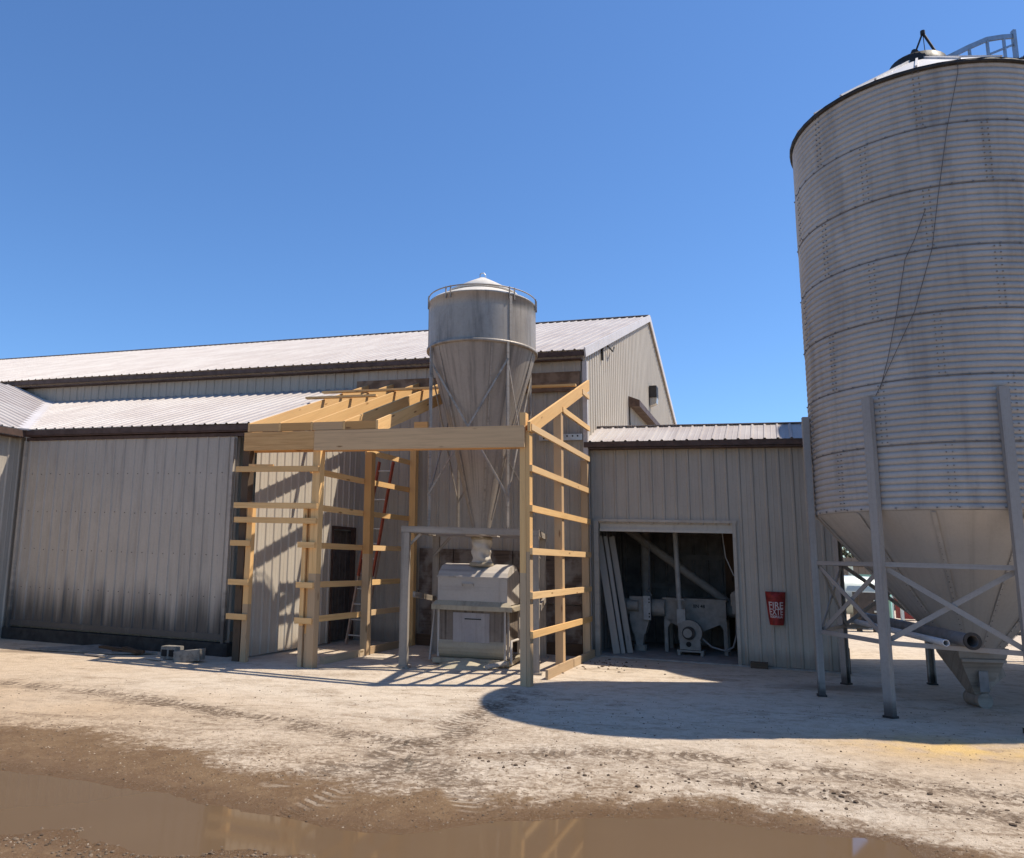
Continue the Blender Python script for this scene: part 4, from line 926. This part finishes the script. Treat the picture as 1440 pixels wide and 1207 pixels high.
b = B(); b.tube([W(.1, 6.05, 2.62), W(2.5, 6.0, .92)], .085, 14); b.tube([W(1.36, 6.03, 1.73), W(1.42, 6.03, 1.69)], .11, 14); b.tube([W(2.36, 5.75, .88), W(2.62, 5.75, .88)], .15, 16); tagged(b, 'inclined_auger', M_mach, 'inclined auger tube running down across the mill shed to the trough', 'auger', W(1.3, 6, 1))
b = B(); b.tube([W(1.93, 5.1, .34), W(2.1, 5.1, .2), W(2.35, 5.1, .14), W(2.5, 5.1, .22), W(2.57, 5.1, .45), W(2.58, 5.1, .95), W(2.55, 5.1, 1.15)], .018, 8); tagged(b, 'power_cable', plain('grey_cable', (.30, .29, .28), .6), 'looping grey power cable from the blower to the right door jamb', 'cable', W(1.93, 5.1, .3))
b = B(); b.tube([W(2.52, 5.0, 1.0), W(2.52, 4.9, 1.2), W(2.6, 4.9, 1.26)], .03, 8); b.box((2.52, 4.85, .85), (2.62, 5.05, 1.25), W); tagged(b, 'switch_box', M_mach, 'small switch box with bent conduit just inside the right door jamb', 'switch box', W(2.57, 4.95, .85))
b = B(); b.tube([W(2.36, 5.2, 2.5), W(2.42, 5.2, 1.9), W(2.56, 5.2, 1.55)], .010, 6); tagged(b, 'pull_rope', M_pvc, 'thin pale rope hanging inside the doorway near the right jamb', 'rope', W(2.4, 5.2, 2.5))

# ---------------------------------------------------------------- things on the ground by the sliding door
def block(p, q, rot, sx, sy, sz, tilt, lab, holes):
    root = thing('concrete_block', lab, 'concrete block', W(p, q, 0)); c_, s_ = math.cos(rot), math.sin(rot)
    b = B(); bm = bmesh.new(); bmesh.ops.create_cube(bm, size=1.); bmesh.ops.subdivide_edges(bm, edges=bm.edges[:], cuts=4, use_grid_fill=True)
    fs = [[v.index for v in f.verts] for f in bm.faces]; vs = []
    for v in bm.verts:
        j = 1+.05*(fbm(np.array([v.co.x*3+p*7]), np.array([v.co.y*3+v.co.z*4]))[0]); a, d, h = v.co.x*sx*j, v.co.y*sy*j, (v.co.z*j+.5)*sz+tilt*v.co.x*sx
        x, y, z = W(p+a*c_-d*s_, q+a*s_+d*c_, h+.01); vs.append((x, y, z))
    bm.free(); b.add(vs, fs); b.build('block_body', M_conc, root)
    b = B()
    for i in range(holes):
        a = (-.25+.5*i)*sx; f = lambda u, d, h: W(p+(a+u)*c_-d*s_, q+(a+u)*s_+d*c_, h)
        b.box((-.05, -sy*.53, .05), (.05, -sy*.5, sz*.8), f)
    if holes: b.build('core_hole', M_black, root)
block(-5.86, -.24, .05, .27, .2, .19, 0, 'hollow concrete block with dark cores on the ground before the sliding door', 2)
block(-5.42, -.36, .25, .42, .2, .17, .12, 'broken solid concrete lump tilted on the ground right of the hollow block', 0)
b = B(); b.prism([W(-8.6, -.65, .01), W(-6.9, -.35, .012), W(-6.4, .05, .02), (W(-7.9, .28, .03))], (0, 0, .02)); tagged(b, 'sheet_offcut', M_conc, 'flat steel sheet lying on the ground in front of the sliding door', 'steel sheet', W(-7.6, -.2, .0))
b = B(); b.beam(W(-7.55, .0, .06), W(-6.95, -.12, .06), .09, .04); b.beam(W(-7.0, -.05, .08), W(-6.55, -.2, .05), .1, .04); b.beam(W(-7.1, -.2, .05), W(-6.5, -.15, .06), .05, .05); tagged(b, 'scrap_boards', M_old, 'dark scrap boards lying on the flat steel sheet', 'scrap wood', W(-7, -.1, .03))
x_, y_ = 5.75, 9.2; b = B(); b.box((x_-.05, y_-.04, 0), (x_+.05, y_+.04, .06)); b.box((x_-.052, y_-.01, .02), (x_+.052, y_+.01, .066)); tagged(b, 'wood_chunk', M_old, 'small dark wood chunk lying alone on the sunlit dirt at the right edge', 'wood chunk', (x_, y_, 0))
for i, (p, q, w) in enumerate(((-7.0, -.62, .42), (-5.95, -.5, .3))):
    b = B(); b.beam(W(p-w/2, q, .03), W(p+w/2, q-.04, .03), .07, .02); tagged(b, 'pale_slat', M_whiteboard, ('pale slat lying at the front edge of the steel sheet', 'short pale slat lying in front of the hollow concrete block')[i], 'slat', W(p, q, 0))

# ---------------------------------------------------------------- beyond the silos
tk = thing('fuel_tank', 'white and pale green cylindrical tank on the ground beyond the silo legs', 'tank', (9.8, 24.5, 0))
def cap(x0, sgn, R=.58): return [(x0+sgn*.28*math.sin(a), R*math.cos(a)) for a in [k*PI/16 for k in range(9)]]
b = B(); pts = [(x, 24.5, .98) for x, r in cap(8.4, -1)[::-1]]+[(x, 24.5, .98) for x, r in cap(11.05, 1)]; rr = [max(.01, r) for x, r in cap(8.4, -1)[::-1]]+[max(.01, r) for x, r in cap(11.05, 1)]
b.tube(pts, rr, 32, False); b.build('shell', M_tank, tk)
b = B(); b.lathe((10.35, 24.5, 0), [(.07, 1.5), (.07, 1.85), (.1, 1.86), (.1, 1.95), (0, 1.97)], 12); b.build('vent', M_tank, tk)
for x in (8.7, 10.5): b = B(); b.box((x-.1, 24.1, 0), (x+.1, 24.9, .5)); b.build('saddle', M_mach, tk)
b = B(); b.beam((10.2, 24.0, 1.58), (11.3, 24.0, 1.56), .04, .06); b.build('rail', M_tankg, tk)
pc = thing('pump_cabinet', 'dark vented pump cabinet standing in front of the tank', 'cabinet', (10.25, 23.2, 0))
b = B(); b.box((9.88, 23.0, .45), (10.45, 23.4, 1.10)); b.box((9.9, 23.05, 0), (9.96, 23.3, .45)); b.box((10.37, 23.05, 0), (10.43, 23.3, .45)); b.build('cabinet_body', plain('dark_grey_paint', (.085, .075, .07), .7), pc)
for z in (.55, .85): b = B(); b.box((10.30, 22.97, z), (10.62, 23.0, z+.05)); b.build('bracket', M_tank, pc)
b = B(); b.tube([(10.95, 23.4, 0), (10.95, 23.4, 1.5), (10.7, 23.4, 1.55)], .06, 10); tagged(b, 'standpipe', M_tankg, 'dark green standpipe right of the pump cabinet', 'standpipe', (10.95, 23.4, 0))
rc = thing('red_cabinet', 'small red cabinet between white posts far beyond the silo', 'cabinet', (14.3, 29.0, 0))
b = B(); b.box((13.95, 28.9, .05), (14.6, 29.4, 1.0)); b.build('cabinet_body', M_rust, rc)
for x in (13.55, 13.9, 14.85): b = B(); b.beam((x, 28.8, 0), (x, 28.8, 1.4), .09, .09, (0, 1, 0)); b.build('post', M_tank, rc)
b = B()
for x in np.arange(10, 44, .3): b.beam((x, 36, 0), (x, 36, 2.25), .28, .04, (0, 1, 0))
fe = thing('board_fence', 'grey vertical board fence far behind the tank', 'fence', (24, 36, 0)); b.build('boards', M_fence, fe)
b = B()
for z in (1.3, 1.95): b.beam((10, 35.93, z), (44, 35.93, z), .05, .12)
b.build('rail', M_fence, fe)
def tree(x, y, h, r, lab, seed):
    rn = random.Random(seed); root = thing('tree', lab, 'tree', (x, y, 0), 'trees beyond the board fence'); b = B()
    b.tube([(x, y, 0), (x+.1, y, h*.35), (x-.1, y, h*.7)], [.28, .2, .08], 8)
    tips = []
    for k in range(14):
        a = rn.uniform(0, 6.3); z0_ = h*rn.uniform(.25, .6); rr = r*rn.uniform(.5, .95); tip = (x+rr*math.cos(a), y+rr*math.sin(a), z0_+rn.uniform(.6, h*.35)); tips.append(tip); b.tube([(x, y, z0_), tip], [.09, .03], 5)
    b.build('trunk', M_bark, root); b = B()
    for tip in tips:
        for _ in range(170):
            c_ = Vector(tip)+Vector((rn.gauss(0, r*.22), rn.gauss(0, r*.22), rn.gauss(0, r*.2))); u = Vector((rn.gauss(0, 1), rn.gauss(0, 1), rn.gauss(0, 1))).normalized(); w = u.orthogonal().normalized(); s = rn.uniform(.07, .16)
            b.add([c_-u*s, c_+w*s*.5, c_+u*s, c_-w*s*.5], [(0, 1, 2, 3)])
    b.build('crown', M_leaf, root)
tree(18.2, 42, 5.2, 2.4, 'dark bushy tree behind the board fence, seen beside the silo cone', 3)
tree(23.5, 45, 6.0, 2.8, 'taller dark tree behind the board fence, farther right than the bushy one', 5)
